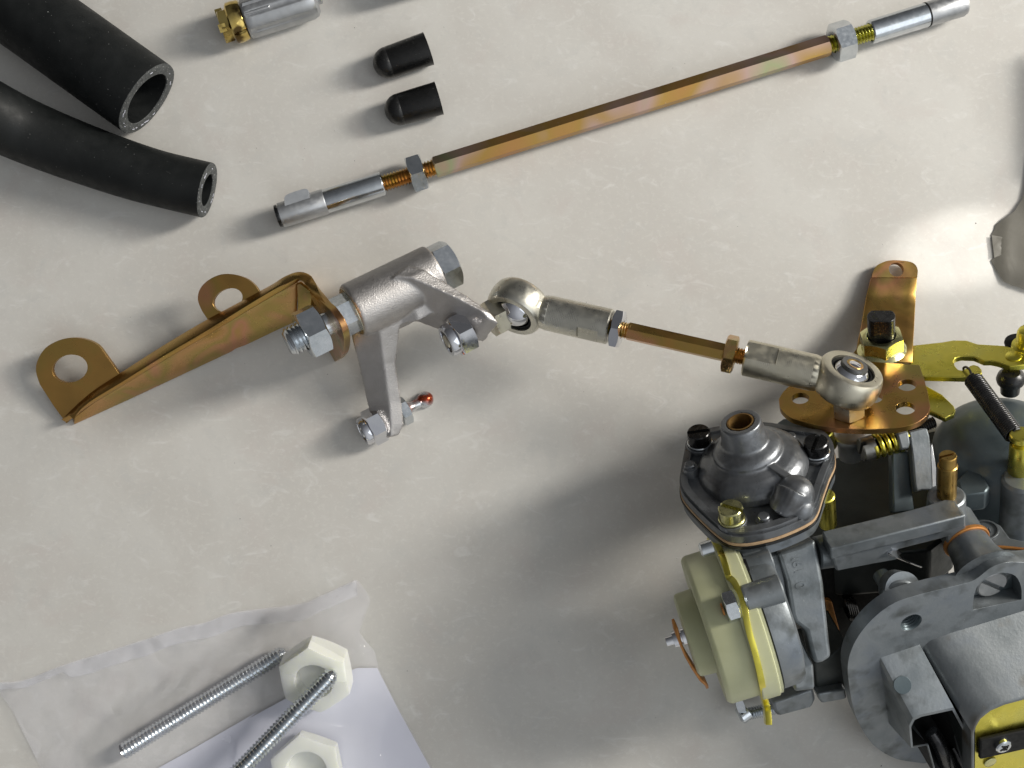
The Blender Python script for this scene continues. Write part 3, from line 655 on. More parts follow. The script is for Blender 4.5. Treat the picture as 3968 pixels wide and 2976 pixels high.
slot_screw(CU(*z3(775, 1150), 6.6), CU_, 3.9, 4.4, CR_ * .75 + CF_ * .75, YPALE, cvr, wm=YPALE)
for (X, Y, u, r) in ((340, 680, 4.6, 1.75), (1415, 375, 4.6, 1.8), (1130, 1235, 2.4, 1.9)):
    mb = MB(); c = CU(*z3(X, Y), u); mb.lathe(c, CU_, [(0, 0), (0, r - .3), (-.3, r), (-1.6, r), (-1.7, r * 1.35), (-3, r * 1.5), (-u - .1, r * 1.6)], 24); obj('locating_pip', mb, COVER, cvr)

# ---- throttle lever plate and its arm
LP = [(730, 930), (740, 985), (790, 1035), (850, 1060), (980, 1092), (1110, 1108), (1250, 1113), (1390, 1108), (1500, 1094), (1580, 1064), (1630, 1020), (1645, 975), (1630, 890), (1606, 800), (1580, 725), (1400, 712), (1215, 700), (1130, 690), (900, 800), (780, 862)]
pl = [CU(*z2(*p), UL) for p in LP]
holes = []
for X, Y, r in ((860, 925, 52), (1505, 845, 55), (1495, 985, 58), (1305, 920, 52)):
    c = CU(*z2(X, Y), UL); holes.append(circ(c, CU_, mm(r / 1.56, c) * 1.0, 28))
lo = cr(pl[0:12], 4, False) + pl[12:17] + cr(pl[17:20] + [pl[0]], 3, False)[:-1]
mb = MB(); mb.prism([lo] + holes, -CU_ * 2.2); lev = obj('throttle_lever', mb, GOLD, t, bevel=.35)
qa = lambda X, Y, h: P(*z2(X, Y), h)
hA = CU(*z2(1215, 690), UL - 3).z
def strip_row(xl, yl, xr, yr, h): return [qa(xl + (xr - xl) * i / 6, yl + (yr - yl) * i / 6, h) for i in range(7)]
rows = [strip_row(x0, y0, x1, y1, hA - d) for x0, y0, x1, y1, d in ((1150, 690, 1540, 712, -.8), (1205, 620, 1543, 630, .4), (1212, 560, 1545, 570, 3), (1226, 500, 1549, 505, 5.8), (1240, 420, 1553, 425, 9.4), (1252, 350, 1557, 355, 12.0), (1258, 318, 1558, 322, 12.9), (1264, 295, 1560, 298, 13.3), (1290, 195, 1567, 195, 14.0))]
mb = MB(); mb.loft(rows, caps=False, closed=False); arm = obj('lever_arm', mb, GOLD, t, solid=2.0, bevel=.3, ang=60)
h0, h1 = hA - 14.0, hA - 15.2
a_, b_, c_ = qa(1290, 195, h0), qa(1567, 195, h0), qa(1440, 95, h1); nn = plane3(a_, b_, c_)
tp = [PL(*z2(*p), a_, nn) for p in sm([(1567, 195), (1570, 150), (1555, 118), (1520, 99), (1440, 91), (1380, 96), (1330, 118), (1308, 145), (1290, 195)], 4)]
hc = PL(*z2(1440, 147), a_, nn); mb = MB(); mb.prism([tp, circ(hc, nn, mm(29, hc), 24)], -nn * 2.0)
obj('arm_eyelet', mb, GOLD, t, bevel=.3)
# flange nut and squared shaft end
nc = CU(*z2(1352, 640), UL - 1.5)
mb = MB(); mb.lathe(nc, CU_, [(0, 0), (0, 8.2), (.8, 8.5), (1.4, 8.0), (2.2, 7.0), (2.2, 0)], 40); fn = obj('flange_nut', mb, YPALE, t)
mb = MB(); mb.nut(nc + CU_ * 1.0, CU_, 6.2, 13.4, 4.8, ref=CR_ * 1 + CF_ * .25); obj('hexagon', mb, YPALE, fn)
mb = MB(); a0 = nc + CU_ * 1; sh = [a0 + CR_ * cos(q) * 4.7 + CF_ * max(min(sin(q) * 4.7, 3.3), -3.3) for q in [2 * pi * i / 28 for i in range(28)]]
rot = Matrix.Rotation(radians(-28), 3, CU_); sh = [a0 + rot @ (p - a0) for p in sh]
mb.prism(sh, CU_ * 14.5); obj('throttle_shaft', mb, BLACKST, t, bevel=.4)

# ---- yellow levers on the right
UY = UL - 7.0
YL = [(420, 300), (470, 290), (840, 250), (980, 225), (1150, 228), (1290, 275), (1620, 295), (1800, 335), (1960, 380), (2050, 450), (2000, 520), (1885, 545), (1700, 562), (1560, 512), (1450, 490), (1370, 492), (1300, 462), (1240, 437), (1080, 430), (1005, 450), (972, 490), (1000, 560), (1040, 605), (1090, 612), (1140, 590), (1190, 555), (1240, 540), (1300, 558), (1340, 600), (1345, 650), (1300, 690), (1130, 702), (600, 690), (420, 690)]
mb = MB(); mb.prism([CU(*z34(*p), UY) for p in YL], -CU_ * 2.3); yl = obj('choke_lever', mb, YELLOW, t, bevel=.3)
rc = CU(*z34(1752, 435), UY); mb = MB(); mb.lathe(rc, CU_, [(-.1, 2.75), (.25, 2.7), (.45, 2.3), (.35, 0)], 32); obj('rivet', mb, YELLOW, yl)
mb = MB(); mb.prism([CU(*z34(*p), UY - 5.5) for p in [(560, 760), (640, 815), (830, 920), (985, 1070), (1003, 1120), (985, 1170), (870, 1225), (640, 1120)]], -CU_ * 2.2); obj('fast_idle_tab', mb, YELLOW, t, bevel=.4)
# black boot with post under the rivet
bc = CU(*z34(1720, 640), UY - 3.2); mb = MB(); mb.lathe(bc, CU_, [(0, 0), (0, 3), (-1.2, 4.4), (-3, 4.9), (-4.2, 4.6), (-5.2, 3.4), (-9, 3.2), (-9, 0)], 32); obj('rubber_boot', mb, VINYL, t)
wc = CU(*z34(1800, 235), UY - 1); mb = MB(); mb.lathe(wc, CU_, [(0, 0), (0, 4.2), (-.8, 4.4), (-1.6, 4.2), (-1.6, 0)], 32, mod=lambda a, r, th: r); obj('fibre_washer', mb, DARK, t)
fc2 = CU(*z34(1930, 270), UY + .5); mb = MB(); mb.lathe(fc2, CU_, [(-1.5, 0), (-1.5, 5.2), (-1.0, 5.4), (-.4, 5.2), (-.2, 3.9), (5, 3.7), (6, 3.2), (6.4, 2.2), (6.4, 0)], 36); obj('yellow_ferrule', mb, YELLOW, t)
# return spring
pA = CU(*z34(1235, 735), UY + 1.2); pB = CU(*z34(1760, 1450), UY - 1.0); sd = (pB - pA).normalized(); sl = (pB - pA).length
a_, u_, w_ = frame(sd); N_ = 33; path = []
for i in range(N_ * 14 + 1):
    th = 2 * pi * i / 14; path.append(pA + sd * (sl * i / (N_ * 14)) + (u_ * cos(th) + w_ * sin(th)) * 2.75)
lead = [CU(*z34(1130, 640), UY - 1.5), CU(*z34(1105, 590), UY + .4), CU(*z34(1140, 572), UY + 1.4), CU(*z34(1185, 610), UY + 1.8), CU(*z34(1215, 690), UY + 1.8)]
mb = MB(); mb.tube(cr(lead, 5, False), .42, 10); mb.tube(path, .56, 8)
tail = [path[-1], CU(*z34(1700, 1480), UY - .5), CU(*z34(1730, 1530), 0 - 5.5), CU(*z34(1830, 1575), 0 - 5.5), CU(*z34(1950, 1560), -5.5)]
mb.tube(cr(tail, 5, False), .5, 10); obj('return_spring', mb, BLACKST, t, ang=60)
# yellow post on the right
pt = CU(3960, 1680, -2.5)
mb = MB(); mb.lathe(pt, CU_, [(0, 0), (0, 3.4), (-.4, 3.75), (-2.0, 3.8), (-2.2, 3.5), (-3.2, 2.9), (-4.0, 2.9), (-4.2, 3.5), (-4.8, 3.6), (-16.5, 3.7), (-17, 3.4), (-17, 0)], 36); obj('spring_post', mb, YELLOW, t)
mb = MB(); pc = CU(3962, 1850, -19.0)
mb.lathe(pc, CU_, [(0, 0), (0, 5.6), (-1.2, 6.5), (-24, 6.9), (-24, 0)], 40); obj('post_pillar', mb, BODY, t)

# ---- idle screw with its spring, block and tongue
iA = CU(*z4(560, 530), -9.5); iB = CU(*z4(880, 440), -9.5); sd = (iB - iA).normalized(); sl = (iB - iA).length
a_, u_, w_ = frame(sd); path = []
for i in range(5 * 20 + 1):
    th = 2 * pi * i / 20; path.append(iA + sd * (2.5 + (sl - 1.8) * i / 100) + (u_ * cos(th) + w_ * sin(th)) * 3.6)
mb = MB(); mb.tube(path, .85, 10); idl = obj('idle_spring', mb, YELLOW, t, ang=60)
slot_screw(iA - sd * 1.6, -sd, 4.1, 4.5, CU_ * .9 + CF_ * .3, mat('grey_bolt_steel', [(.20, .20, .19), (.28, .28, .26)], .9, .4, .3), idl, washer=False, sw=.7)
mb = MB(); mb.thread(iA, CU(*z4(1150, 300), -8.0), 2.0, .8); obj('idle_screw_thread', mb, BLACKST, idl, ang=70)
tt_, tb_ = CF(3545, 1660, 0.0), CF(3575, 1895, 14.0); tN = (tt_ - tb_).normalized().cross(CR_); tN = tN if tN.dot(CAMP - tt_) > 0 else -tN
TG = lambda pts, d=0.0: [PL(*z4(*p), tt_ + tN * d, tN) for p in pts]
mb = MB(); mb.prism(TG([(935, 378), (1040, 352), (1092, 352), (1112, 420), (1122, 520), (1140, 880), (1060, 880), (1000, 900), (985, 820), (962, 560)]), -tN * 4); iw = MB(); iw.prism(TG([(790, 545), (935, 540), (965, 900), (985, 1060), (800, 1080)], -5), -tN * 5); obj('inner_wall', iw, BODYD, t, bevel=.8)
tg = obj('idle_tongue', mb, BODY, t, bevel=.5, label='light grey upright casting tongue')
mb = MB(); mb.prism(TG([(825, 395), (930, 372), (948, 480), (935, 525), (870, 540), (850, 480)], 1.0), -tN * 6); obj('idle_block', mb, BODY, t, bevel=.7)
mb = MB(); mb.prism(TG([(1120, 500), (1138, 885), (1170, 885), (1172, 700), (1135, 480)], -1.5), -tN * 5); obj('bright_rib', mb, SOCK, tg, bevel=.3)

# ---- brass mixture screw
bA = CU(*z45(720, 985), -17.5); bB = CU(*z45(742, 378), 3.0); d = (bB - bA).normalized(); l_ = (bB - bA).length
bs = slot_screw(bB, d, 2.75, 4.2, CR_ * 1 + CF_ * .04, BRASS, t, name='brass_mixture_screw', washer=False, sw=.42)
mb = MB(); mb.lathe(bA, d, [(0, 0), (0, 3.1), (l_ - 5.0, 3.05), (l_ - 4.4, 3.15), (l_ - 4.1, 2.8), (l_ - 4.1, 0)], 36); obj('screw_sleeve', mb, BRASS, bs)
mb = MB(); mb.lathe(bA, d, [(3.2, 0), (3.2, 5.4), (2.6, 6.0), (-9, 6.6), (-9, 0)], 40); obj('screw_tower', mb, BODY, t)

# ---- cross bar below the screw
bt = UU(z4, [(185, 1235), (500, 1160), (900, 1062), (1060, 1020), (1240, 962), (1325, 968), (1398, 1085), (1420, 1100), (262, 1388)], -12)
mb = MB(); mb.prism(bt, -CU_ * 5); obj('float_bar_top', mb, BODY, t, bevel=.5)
e0 = CU(*z4(262, 1388), -12); fb = (e0 - CO).dot(CF_) + .05
bf = FF(z4, [(262, 1386), (1420, 1098), (1426, 1246), (1340, 1285), (1262, 1345), (1258, 1288), (845, 1392), (832, 1478), (600, 1520), (312, 1576), (290, 1500)], fb)
mb = MB(); mb.prism(bf, -CF_ * 5); obj('float_bar_face', mb, BODY, t, bevel=.5)
mb = MB(); c0 = CF(*z4(130, 1425), fb - 9); c1 = CF(*z4(285, 1395), fb - 9); mb.cyl(c0, c1, 5.4, 5.7, 40, .5); obj('bar_journal', mb, BODY, t)
nd = CF(*z4(760, 1420), fb + .6); ne = CF(*z4(1120, 1585), fb - 4)
mb = MB(); aa = (ne - nd).normalized(); mb.prism([CF(*z4(*p), fb + .6) for p in [(750, 1425), (795, 1398), (835, 1402), (870, 1425), (850, 1440), (875, 1478), (950, 1515)]], -CF_ * .8); obj('bright_clip', mb, CHROME, t)
mb = MB(); mb.tube([CF(*z4(750, 1427), fb + .8), CF(*z4(1040, 1540), fb - 4)], .35, 8); obj('clip_wire', mb, CHROME, t)

# ---- body masses behind
mb = MB(); mb.prism([CU(x, y, -36) for x, y in ((3010, 1720), (3330, 1640), (3620, 1600), (3700, 2050), (3600, 2130), (3250, 2160), (3080, 2120))], -CU_ * 20); obj('body_core', mb, BODYX, t, bevel=1.2)  # gap between the parts darkened by colour
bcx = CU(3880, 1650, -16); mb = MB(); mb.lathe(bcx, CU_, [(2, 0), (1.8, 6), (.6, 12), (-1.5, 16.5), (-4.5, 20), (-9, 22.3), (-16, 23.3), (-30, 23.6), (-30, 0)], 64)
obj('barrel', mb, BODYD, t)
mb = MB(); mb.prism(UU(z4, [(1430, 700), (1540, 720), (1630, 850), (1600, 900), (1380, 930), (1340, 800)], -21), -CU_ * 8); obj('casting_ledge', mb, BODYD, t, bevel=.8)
mb = MB(); mb.prism(UU(z4, [(1360, 900), (1480, 1120), (1640, 1140), (1720, 1180), (1800, 1290), (2100, 1360), (2100, 1480), (1560, 1420), (1350, 1200)], -32), -CU_ * 14); mb_ = obj('body_shelf', mb, BODY, t, bevel=.8)
pc = CU(*z4(1580, 1228), -31.8); mb = MB(); a0 = circ(pc, CU_, 4.6, 40)
mb.prism([circ(pc, CU_, 4.7, 40, CR_, .95), circ(pc, CU_, 4.1, 40, CR_, .95)], CU_ * .45)
cd_ = obj('cast_disc', mb, BODY, t, bevel=.15)
mb = MB()
for (X, Y, dx, dy) in ((1520, 1215, 20, 18), (1560, 1195, 12, 28), (1590, 1200, 30, 12), (1625, 1225, 10, 34), (1560, 1260, 30, 10), (1610, 1270, 26, -16)):
    a = CU(*z4(X - dx / 2, Y - dy / 2), -31.6); b = CU(*z4(X + dx / 2, Y + dy / 2), -31.6); mb.tube([a, b], .3, 8)
obj('cast_emblem', mb, BODY, cd_)
mb = MB(); mb.tube(cr([CU(*z4(x, y), -31) for x, y in ((1600, 1385), (1700, 1372), (1800, 1378), (1990, 1400))], 6, False), .55, 8); obj('copper_pipe', mb, COPPER, t)
mb = MB(); mb.prism(UU(z4, [(1340, 990), (1480, 1120), (1500, 1260), (1420, 1260), (1415, 1100)], -24), -CU_ * 10); obj('body_web', mb, BODY, t, bevel=.5)

# ---- choke housing on the left
C1 = CF(2727, 2442, 32); vv_ = (CAMP - C1).normalized(); CX_ = (CR_ - vv_ * (CR_.dot(vv_) + .03)).normalized()
def along(px, py, r): return r
def rad(npx): return mm(npx, C1)
c1 = C1; t2 = mm(213, C1) ; C2 = c1 + CX_ * t2
rb = rad(293)
mb = MB(); c0 = c1 + CX_ * -mm(74, C1)
mb.lathe(c0, CX_, [(0, 0), (0, rb * .50), (.5, rb * .545), (1.2, rb * .56), (mm(74, C1) + .5, rb * .57)], 64)
cap_ = obj('choke_cap', mb, CHOKE, t)
mb = MB(); mb.lathe(c1, CX_, [(0, 0), (0, rb * .955), (.7, rb * .985), (1.6, rb), (t2 * .62, rb * 1.0), (t2 * .63, rb * 1.0)], 72)
mb.lathe(c1, CX_, [(t2 * .60, rb * .9), (t2 * .60, rb * 1.06), (t2 * .62, rb * 1.075), (t2 * .93, rb * 1.075), (t2 * .95, rb * 1.05), (t2, rb * 1.05)], 72)
obj('cap_body', mb, CHOKE, cap_)
mb = MB(); mb.lathe(c1, CX_, [(t2, 0), (t2, rb * .99), (t2 + .6, rb * 1.01), (t2 + 6, rb * 1.0), (t2 + 8, rb * .96), (t2 + 9, rb * .8), (t2 + 9, 0)], 72); obj('choke_housing', mb, BODY, t)
# terminal stud and bent tag
s0 = c0; mb = MB(); mb.lathe(s0, -CX_, [(0, 2.9), (1.2, 2.9), (1.3, 2.1), (2.6, 2.1), (2.7, 2.9), (4.2, 2.7), (4.3, 1.7), (6.6, 1.6), (6.7, 0)], 24); obj('terminal_stud', mb, CHROME, cap_)
fz = (c0 - CO).dot(CF_) + 2.0
tagp = [CF(*z5(X, Y), fz) for X, Y in ((130, 760), (150, 850), (170, 905), (205, 985), (260, 1080), (320, 1170), (375, 1225), (388, 1268))]
mb = MB(); wd = [2.0, 3.0, 2.6, 2.0, 2.4, 2.4, 1.8, .7]
rows = [[p - CX_ * .3 + CF_ * w - CU_ * .2 for p, w in zip(tagp, wd)], [p - CX_ * .3 - CF_ * w for p, w in zip(tagp, wd)]]
mb.loft(rows, caps=False, closed=False); obj('terminal_tag', mb, COPPER, cap_, solid=.9, ang=60)
# yellow retaining ring: wavy edge-on plate
edge = [(395, 70), (440, 110), (480, 190), (515, 290), (545, 395), (585, 430), (612, 480), (645, 540), (665, 620), (690, 750), (715, 860), (745, 960), (785, 1120), (815, 1260), (845, 1400), (860, 1470), (868, 1575)]
fr = (C1 - CO).dot(CF_)
def on_cyl(px, py, R):                     # nearest point of the choke cylinder of radius R under a picture point
    d = ray(px, py).normalized(); m = CAMP - C1
    dp = d - CX_ * d.dot(CX_); mp = m - CX_ * m.dot(CX_)
    a, b, c = dp.dot(dp), 2 * dp.dot(mp), mp.dot(mp) - R * R; q = b * b - 4 * a * c
    return CAMP + d * ((-b - sqrt(max(q, 0))) / (2 * a))
ed = cr([on_cyl(*z5(*p), rb * 1.10) for p in edge], 4, False)
mb = MB()
rows = []
aw_ = (C1 - CAMP).normalized(); aw_ = (aw_ - CX_ * aw_.dot(CX_)).normalized()
for k_r in (0, 2, 5, 9): rows.append([p + aw_ * k_r for p in ed])
mb.loft(rows, caps=False, closed=False); rr_ = obj('retaining_ring', mb, YELLOW, t, solid=1.9, bevel=.3, ang=60)
for p in rr_.modifiers: pass
# screws of the ring
def hexscrew(c, d, r, h, par, m):
    mb = MB(); mb.nut(c, d, h, r * 1.9, 0, ref=CU_, ch=.6); o = obj('ring_screw', mb, m, par); return o
RS = on_cyl(*z5(600, 620), rb * 1.05)
hs = hexscrew(RS + CX_ * 1.5, -CX_, 4.6, 4.0, rr_, ZINC)
mb = MB(); mb.lathe(RS + CX_ * 1.5, -CX_, [(4.5, 2.0), (5.0, 1.9), (5.1, 0)], 20); obj('screw_end', mb, COPPER, hs)
fs = fr - 2
sc = CF(*z5(660, 1500), fs); mb = MB(); mb.thread(CF(*z5(940, 1440), fs), sc, 2.3, .9); o = obj('ring_screw', mb, ZINC, rr_, ang=70)
slot_screw(CF(*z5(655, 1510), fs), -CX_ - CU_ * .15 + CF_ * .3, 2.9, 3.6, CU_ + CF_ * .3, ZINC, rr_, name='ring_screw', washer=False)
mb = MB(); mb.nut(CF(*z5(690, 1405), fs - 2), -CX_, 3.0, 6.5, 0); obj('ring_screw', mb, ZINC, rr_)
mb = MB(); c = CF(*z5(365, 165), fr - 2); mb.lathe(c + CX_ * 3, -CX_, [(0, 0), (0, 2.4), (3.6, 2.3), (4.2, 1.6), (4.2, 0)], 24); obj('ring_screw', mb, ZINC, rr_)
# bosses that carry the ring
for (xa, ya, xb, yb, r, f_) in ((690, 565, 1010, 530, 4.3, 1), (640, 330, 930, 290, 3.5, .9)):
    mb = MB(); a0 = on_cyl(*z5(xa, ya), rb * f_); b0 = on_cyl(*z5(xb, yb), rb * f_); mb.cyl(a0, a0 + CX_ * (b0 - a0).length, r, r * 1.05, 36, .5); obj('ring_boss', mb, BODY, t)
mb = MB(); a0 = on_cyl(*z5(705, 330), rb * .9); mb.lathe(a0, CX_, [(0, 3.4), (0, 3.8), (.9, 3.8), (.9, 3.4)], 32); obj('boss_ring', mb, DARK, t)
mb = MB(); mb.prism(FF(z5, [(925, 1400), (1000, 1380), (1250, 1290), (1268, 1370), (1240, 1430), (960, 1505), (935, 1470)], fr + 8), -CF_ * 14); obj('housing_foot', mb, BODY, t, bevel=1.0)
# upright column with cast figures
ctop, cbot = CF(*z5(1110, 130), 27.0), CF(*z5(1300, 1080), 50.0)
cN = (ctop - cbot).normalized().cross(CX_); cN = cN if cN.dot(CAMP - ctop) > 0 else -cN
KK = lambda pts, d=0.0: [PL(*z5(*p), ctop + cN * d, cN) for p in pts]
col = KK([(960, 190), (1100, 150), (1262, 82), (1285, 200), (1330, 440), (1345, 600), (1392, 1030), (1330, 1070), (1262, 1086), (1235, 1000), (1190, 820), (1100, 752), (1080, 700), (1035, 420)])
mb = MB(); mb.prism(col, -cN * 12); cl = obj('column', mb, BODY, t, bevel=1.2, seg=3)
mb = MB(); mb.prism(KK([(905, 190), (975, 180), (1040, 420), (1090, 740), (1110, 800), (1250, 1100), (1262, 1290), (1100, 1310), (1000, 900), (960, 480)], -3.5), -cN * 10); obj('column_flank', mb, BODY, t, bevel=1.0)
upv = CR_ * 1.0
glyph('19I', KK([(1130, 292)])[0], cN, -CR_ * 1 + CU_ * .0, 4.6, cl, BODY, .22)
glyph('0', KK([(1148, 450)])[0], cN, -CR_ * 1 + CU_ * .0, 4.6, cl, BODY, .22)
for ch, X, Y in (('I', 612, 700), ('9', 640, 755)): pass
glyph('1  1 8 I', A + da * (.21 * k_) + (CR_ * -.62 + CF_ * .78).normalized() * 15.6, (CR_ * -.62 + CF_ * .78).normalized() * .55 + da * .83, da * .9, 3.0, cvr, COVER, .35)

# ---- mounting flange with inlet boxes, bottom right
FFL = 50.0
fo = [(1750, 140), (1644, 150), (1520, 150), (1400, 190), (1280, 280), (1150, 320), (990, 358), (830, 400), (690, 450), (560, 540), (450, 660), (378, 790), (350, 920), (365, 1080), (400, 1250), (470, 1400), (560, 1510), (700, 1590), (850, 1618), (1000, 1640), (1300, 1720), (1800, 1750)]
arch = [(1270, 500), (1272, 430), (1300, 330), (1390, 252), (1490, 226), (1580, 250), (1622, 330), (1626, 425)]
fl = cr(FF(z6, fo, FFL), 4, False)
ah = cr(FF(z6, arch, FFL), 3, False)
hc = CF(*z6(815, 592), FFL)
hh = circ(hc, CF_, mm(44, hc), 32)
mb = MB(); mb.prism([fl, ah, hh], -CF_ * 5.5); flg = obj('mounting_flange', mb, BODY, t, bevel=.5)
mb = MB(); mb.lathe(hc, -CF_, [(.1, mm(44, hc) - .02), (.5, mm(38, hc))] + [x for i in range(7) for x in ((1 + i * 1.0, mm(38, hc)), (1.5 + i * 1.0, mm(33, hc)))] + [(9, mm(33, hc)), (22, mm(33, hc)), (22, 0)], 36); obj('tapped_hole', mb, BODYD, flg, ang=60)
mb = MB(); back = FF(z6, [(1255, 515), (1250, 420), (1290, 310), (1390, 235), (1490, 210), (1600, 235), (1645, 330), (1650, 440)], FFL - 5.6); mb.prism(back, -CF_ * 2); obj('recess_floor', mb, BODYD, flg)
slot_screw(CF(*z6(1415, 318), FFL - 3.6), CF_, 5.2, 2.4, CR_ * .75 - CU_ * .75, mat('dull_grey_screw', [(.30, .31, .31), (.38, .38, .38)], .6, .45, .3), flg, washer=False, sw=.8)
mb = MB(); mb.cyl(CF(*z6(700, 330), FFL - 14), CF(*z6(745, 420), FFL - 5), 5.6, 6.2, 36, .5); obj('flange_boss', mb, BODY, t)
# inlet tube with copper seal
iA = CF(*z4(1430, 1330), FFL - 17); iB = CF(*z4(1590, 1600), FFL - 4)
mb = MB(); dd = (iB - iA).normalized(); ll = (iB - iA).length
mb.lathe(iA, dd, [(-10, 0), (-10, 6.6), (0, 6.8), (ll * .45, 7.4), (ll * .75, 8.8), (ll, 11.0), (ll, 0)], 48); obj('inlet_tube', mb, BODY, t)
mb = MB(); mb.lathe(iA, dd, [(-1.2, 6.6), (-1.2, 7.5), (-.8, 7.7), (.1, 7.7), (.4, 7.4), (.4, 6.6)], 44); obj('copper_seal', mb, COPPER, t)
# small box
FA, FB = FFL - .5, FFL + 15
def boxloft(zz, back_, front_, fa, fb_, name, m, wall=None, deep=0.0, **kw):
    mb = MB(); o0 = FF(zz, back_, fa); o1 = FF(zz, front_, fb_)
    if wall:
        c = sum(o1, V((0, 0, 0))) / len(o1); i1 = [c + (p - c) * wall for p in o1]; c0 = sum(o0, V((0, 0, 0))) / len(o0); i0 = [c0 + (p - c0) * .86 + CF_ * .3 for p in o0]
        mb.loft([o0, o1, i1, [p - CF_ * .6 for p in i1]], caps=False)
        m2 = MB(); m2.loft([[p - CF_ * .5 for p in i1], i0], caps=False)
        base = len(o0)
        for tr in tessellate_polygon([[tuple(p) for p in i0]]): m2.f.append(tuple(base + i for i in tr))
        o_ = obj(name, mb, m, t, **kw); obj('cavity_wall', m2, BODYX if deep < 5 else DARK, o_, ang=30); return o_  # cavity depth shade painted into the wall colour
    else: mb.loft([o0, o1])
    return obj(name, mb, m, t, **kw)
b0 = [(577, 862), (584, 838), (602, 828), (870, 738), (925, 900), (960, 1260), (800, 1290), (720, 1300), (650, 1330)]
b1 = [(800, 1348), (828, 1293), (882, 1267), (1128, 1214), (1250, 1440), (1290, 1800), (1025, 1800), (938, 1492), (815, 1512)]
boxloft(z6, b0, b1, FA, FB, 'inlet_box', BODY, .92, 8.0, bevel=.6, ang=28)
FB2 = FFL + 20
b0 = [(1010, 1000), (890, 790), (905, 745), (945, 712), (1000, 690), (1100, 655), (1250, 610), (1800, 440), (2000, 1200), (1300, 1400)]
b1 = [(1262, 1900), (1262, 1400), (1275, 1350), (1310, 1290), (1390, 1225), (1500, 1178), (1650, 1138), (1950, 1090), (2050, 1900), (1700, 2050)]
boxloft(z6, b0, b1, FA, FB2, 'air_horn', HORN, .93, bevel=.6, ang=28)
mb = MB(); mb.prism(FF(z6, [(1290, 1150), (1950, 1050), (2050, 1900), (1280, 1900)], FB2 - 5.5), -CF_ * 1.5); cp = obj('choke_flap', mb, YELLOW, t)
sA = CF(*z6(1180, 1512), FB2 - 5.0); sB = CF(*z6(1900, 1345), FB2 - 5.0)
mb = MB(); mb.prism([CF(*z6(*p), FB2 - 5.2) for p in [(1300, 1432), (1800, 1320), (1800, 1455), (1300, 1568)]], CF_ * 1.8); sh_ = obj('choke_spindle', mb, DARK, t, bevel=.7)
def cross_screw(c, n, r, h, m, par):
    mb = MB(); mb.lathe(c, n, [(-h, 0), (-h, r), (-.4, r), (0, r * .86), (.15, r * .5), (-.3, r * .45), (-.6, 0)], 32); o = obj('cross_screw', mb, m, par)
    mb = MB(); a, u, w = frame(n, CR_ + CU_ * .6)
    for d_, e_ in ((u, w), (w, u)): mb.box(c + n * .1, d_ * r * .62, e_ * r * .13, n * .12)
    obj('cross_recess', mb, DARK, o)
cross_screw(CF(*z6(1500, 1512), FB2 - 1.5), CF_, mm(33, CF(*z6(1500, 1512), FB2)), 2.0, ZINC, sh_)
rv = CF(*z6(1393, 1612), FB2 - 5.3); mb = MB(); mb.lathe(rv, CF_, [(0, 2.3), (.5, 2.2), (.7, 1.8), (.6, 0)], 28); obj('rivet', mb, YPALE, cp)
q0, q1, q2 = CF(*z6(602, 828), FA), CF(*z6(870, 738), FA), CF(*z6(882, 1267), FB); tn_ = (q1 - q0).cross(q2 - q0).normalized(); tn_ = tn_ if tn_.dot(CAMP - q0) > 0 else -tn_
mc = PL(*z6(752, 1050), q0, tn_); mb = MB(); mb.prism(circ(mc + tn_ * .12, tn_, 2.9, 28), -tn_ * .5); obj('core_pin_mark', mb, BODYD, t, bevel=.08)
# springs seen in the opening of the small box
for k, (xa, ya, xb, yb) in enumerate(((960, 1390, 1075, 1700), (1040, 1490, 1120, 1740), (1120, 1500, 1210, 1760))):
    mb = MB(); mb.tube(cr([CF(*z6(xa, ya), FFL + 8), CF(*z6((xa + xb) / 2 + 20, (ya + yb) / 2 - 20), FFL + 11), CF(*z6(xb, yb), FFL + 10)], 6, False), (2.3, 1.5, 1.6)[k], 14); obj('inner_spring', mb, BLACKST, t)
mb = MB(); mb.prism(FF(z6, [(130, 1122), (335, 1080), (345, 1150), (300, 1162), (160, 1186), (140, 1160)], 40), -CF_ * 12); obj('lower_ledge', mb, BODY, t, bevel=.7)
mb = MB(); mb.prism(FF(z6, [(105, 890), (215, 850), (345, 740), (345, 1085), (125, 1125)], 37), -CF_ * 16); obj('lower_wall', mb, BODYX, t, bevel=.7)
mb = MB(); mb.prism(FF(z6, [(160, 180), (700, 60), (1100, 40), (1100, 330), (560, 520), (380, 760), (330, 1160), (110, 1100), (230, 850), (190, 500)], 16), -CF_ * 30); obj('lower_body', mb, DARK, t, bevel=1)  # near-black colour stands in for shade below the bar
mb = MB(); mb.prism(FF(z6, [(190, 430), (235, 440), (262, 540), (300, 690), (240, 700), (215, 560)], 18), -CF_ * 2); obj('bronze_cam', mb, COPPER, t, bevel=.3)
mb = MB()
for i in range(5): mb.lathe(CF(*z6(330 + i * 16, 480 + i * 3), 19), CX_, [(0, 4.5), (.4, 5.0), (.9, 4.5)], 28)
obj('choke_spring', mb, BLACKST, t)
mb = MB(); mb.lathe(CF(*z6(690, 320), FFL - 13), CF_ * .8 + CU_ * .6, [(0, 0), (0, 5.2), (8, 5.8), (8, 0)], 36); obj('lug', mb, BODY, t)
